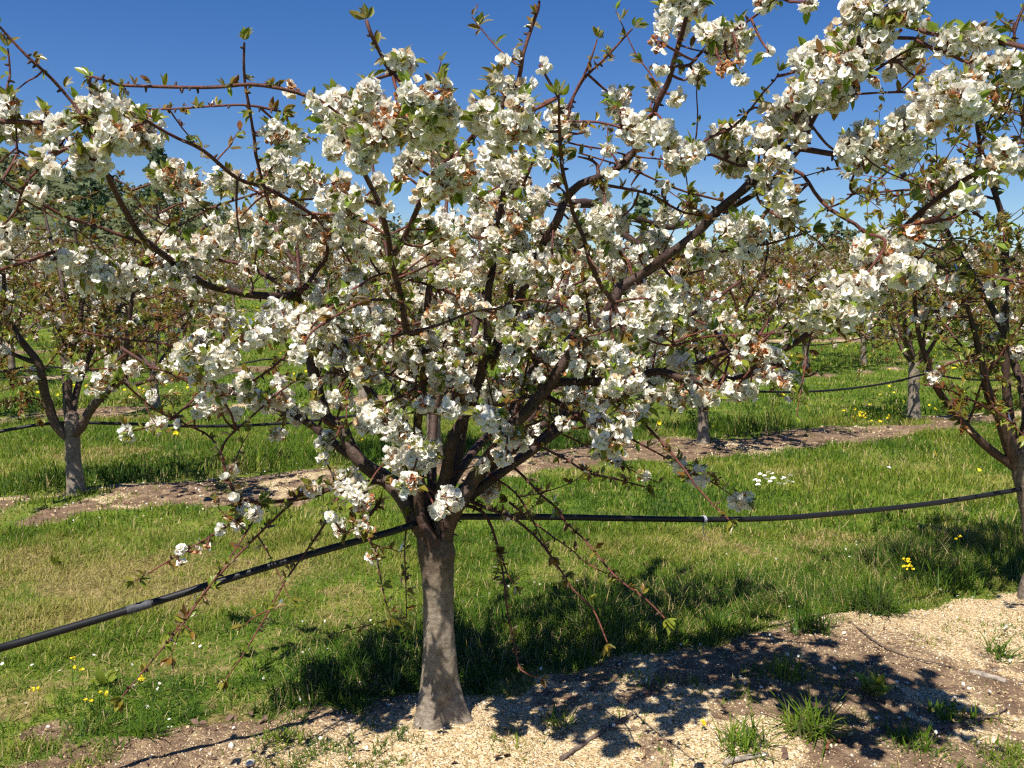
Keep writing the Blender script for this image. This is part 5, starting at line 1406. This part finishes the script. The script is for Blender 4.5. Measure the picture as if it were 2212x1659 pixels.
def stone(x, y, r, label, seed):
    rng = np.random.default_rng(seed); p = ground_at(x, y) + [0, 0, r * .4]
    th = np.linspace(0, math.pi, 8)[1:-1]; ph = np.arange(10) * 2 * math.pi / 10
    v = np.array([[0, 0, 1.0]] + [[math.sin(a) * math.cos(b), math.sin(a) * math.sin(b), math.cos(a)] for a in th for b in ph] + [[0, 0, -1.0]])
    f4 = [[1 + i * 10 + j, 1 + (i + 1) * 10 + j, 1 + (i + 1) * 10 + (j + 1) % 10, 1 + i * 10 + (j + 1) % 10] for i in range(5) for j in range(10)]
    f3 = [[0, 1 + j, 1 + (j + 1) % 10] for j in range(10)] + [[61, 51 + (j + 1) % 10, 51 + j] for j in range(10)]
    sc = rng.uniform(.7, 1.2, 3) * r
    v = v * (1 + .18 * np.sin(v[:, :1] * 3 + seed) * np.cos(v[:, 1:2] * 4)) * sc * [1, 1, .75]
    g = Geo(); g.add(v + p, np.array(f4)); g.F.append((np.array(f3), 0))
    o = g.obj('stone', ROCK, base=tuple(p), smooth=True); return tag(o, label, 'stone', 'stones larger than the gravel')
stone(541, 1652, .018, 'white stone at the bottom edge left of the large trunk', 1)
stone(500, 1614, .014, 'small pale stone between dead leaves and gravel at lower left', 2)
stone(1700, 1416, .013, 'whitish stone in shade behind the yellowish tuft', 3)
stone(786, 1480, .016, 'pale brown stone on soil left of the large trunk', 4)

# wild flowers
def yellow_plant(x, y, n, h, spread, label, seed, size=.0062, group='yellow wild flowers'):
    rng = np.random.default_rng(seed); p = ground_at(x, y)
    root = thing('yellow_wildflower', p, label, 'wild flower', group)
    st = Geo(); bl = Geo()
    for k in range(n):
        e = p + np.array([rng.normal() * spread, rng.normal() * spread * .8, h * rng.uniform(.75, 1.15)])
        sp_, sr_ = smooth_path([p + rng.normal(size=3) * [.01, .01, 0], (p + e) / 2 + rng.normal(size=3) * .01, e], [.0012] * 3, .03)
        tube(st, sp_, sr_, 4, tint=.35, cap=False)
        for q in range(3):
            M = frames(norm(np.array([[0, -.2, 1.0]]) + rng.normal(size=(1, 3)) * .4), rng) * size / .015
            bl.inst(FLOWERS_LO[q], M, (e + rng.normal(size=3) * size * .8)[None], 0, [rng.uniform(0, 1)])
    st.obj('stem', GRASS, root, p); bl.obj('blossoms', YELLOW, root, p)
yellow_plant(157, 1500, 3, .13, .02, 'tallest yellow wildflower standing in grass at lower left', 1)
yellow_plant(220, 1552, 4, .10, .025, 'yellow wildflower group by the dark tuft at lower left', 2)
yellow_plant(298, 1512, 3, .10, .02, 'yellow wildflower pair touching the tip of the low twig', 3)
yellow_plant(80, 1545, 2, .09, .012, 'single yellow wildflower nearest the bottom left corner', 4)
yellow_plant(1955, 1290, 6, .20, .05, 'yellow wildflower clump at the grass edge near the right-hand trunk', 5, .0082)
yellow_plant(2068, 1215, 2, .17, .02, 'lone yellow wildflower in the shaded grass near the right-hand trunk', 6, .0082)
yellow_plant(1520, 1578, 1, .03, .005, 'tiny yellow flower low on the gravel among shadows', 7, .007)
yellow_plant(1875, 935, 10, .22, .14, 'yellow wildflower clump at the foot of the straight grey trunk', 8, .014)
yellow_plant(700, 905, 8, .2, .12, 'yellow wildflower clump in the grass behind the left limb', 9, .015)

# oxalis-like yellow dots far too many to count, further back
g = Geo(); n = 4500
x, y = scatter(rng, n, 8.5, 40)
gm, s, k0 = gravel_mask(x, y)
m = rng.uniform(size=n) < (1 - gm) * (0.04 + sstep(0.52, 0.70, fbm(x * .45 + 4, y * .45, 88)) * np.where(x < -1.5, 1.0, 0.4))
x, y = x[m], y[m]; n = len(x)
M = frames(norm(np.array([[0, -.3, 1.0]]) + rng.normal(size=(n, 3)) * .5), rng) * rng.uniform(.7, 1.4, n)[:, None, None] * (1 + y / 30)[:, None, None]
g.inst(FLOWERS_LO[0], M, np.stack([x, y, height(x, y) + rng.uniform(.05, .13, n)], -1), 0, rng.uniform(0, 1, n))
yf = g.obj('yellow_flowers', YELLOW, kind='stuff')
tag(yf, 'sprinkling of small yellow flowers in the meadow behind', 'wild flowers')

# daisies in the lawn
rngd = np.random.default_rng(4)
spots = [(1640, 1049), (1650, 1048), (1662, 1043), (1668, 1044), (1631, 1062), (1638, 1064), (1655, 1063), (1662, 1064), (1668, 1062), (1691, 1058), (1692, 1063), (1697, 1067), (1702, 1064), (1708, 1056), (1711, 1064), (1684, 1072), (1636, 1073), (1918, 1038)]
proto = None
for k, (x, y) in enumerate(spots):
    p = ground_at(x, y)
    if proto is None:
        proto = thing('daisy', p, 'white daisy among others in a small patch on the sunny lawn', 'daisy', 'daisies in the lawn')
        st = Geo(); tube(st, [p, p + [0, 0, .05], p + [.003, -.004, .10]], [.0012] * 3, 4, tint=.35, cap=False); st.obj('stem', GRASS, proto, p)
        bl = Geo(); M = frames(np.array([[0, -.35, 1.0]]), rngd) * 1.15
        bl.inst(FLOWERS[0], M, (p + [.003, -.004, .10])[None], 0, [.9]); M2 = frames(np.array([[0, -.35, 1.0]]), rngd) * 1.1
        bl.inst(FLOWERS[1], M2, (p + [.003, -.004, .101])[None], 0, [.9])
        bl.inst((CENTRE[0] * [1.3, 1.3, .6], CENTRE[1]), M, (p + [.003, -.004, .101])[None], 1, [.2])
        bl.obj('flower_head', [PETAL, STAMEN], proto, p)
    else:
        c = copy_tree(proto, p, rngd.uniform(0, 6.28), rngd.uniform(.8, 1.15))
        if k == len(spots) - 1:
            c['label'] = 'single white daisy apart from the patch, farther right'
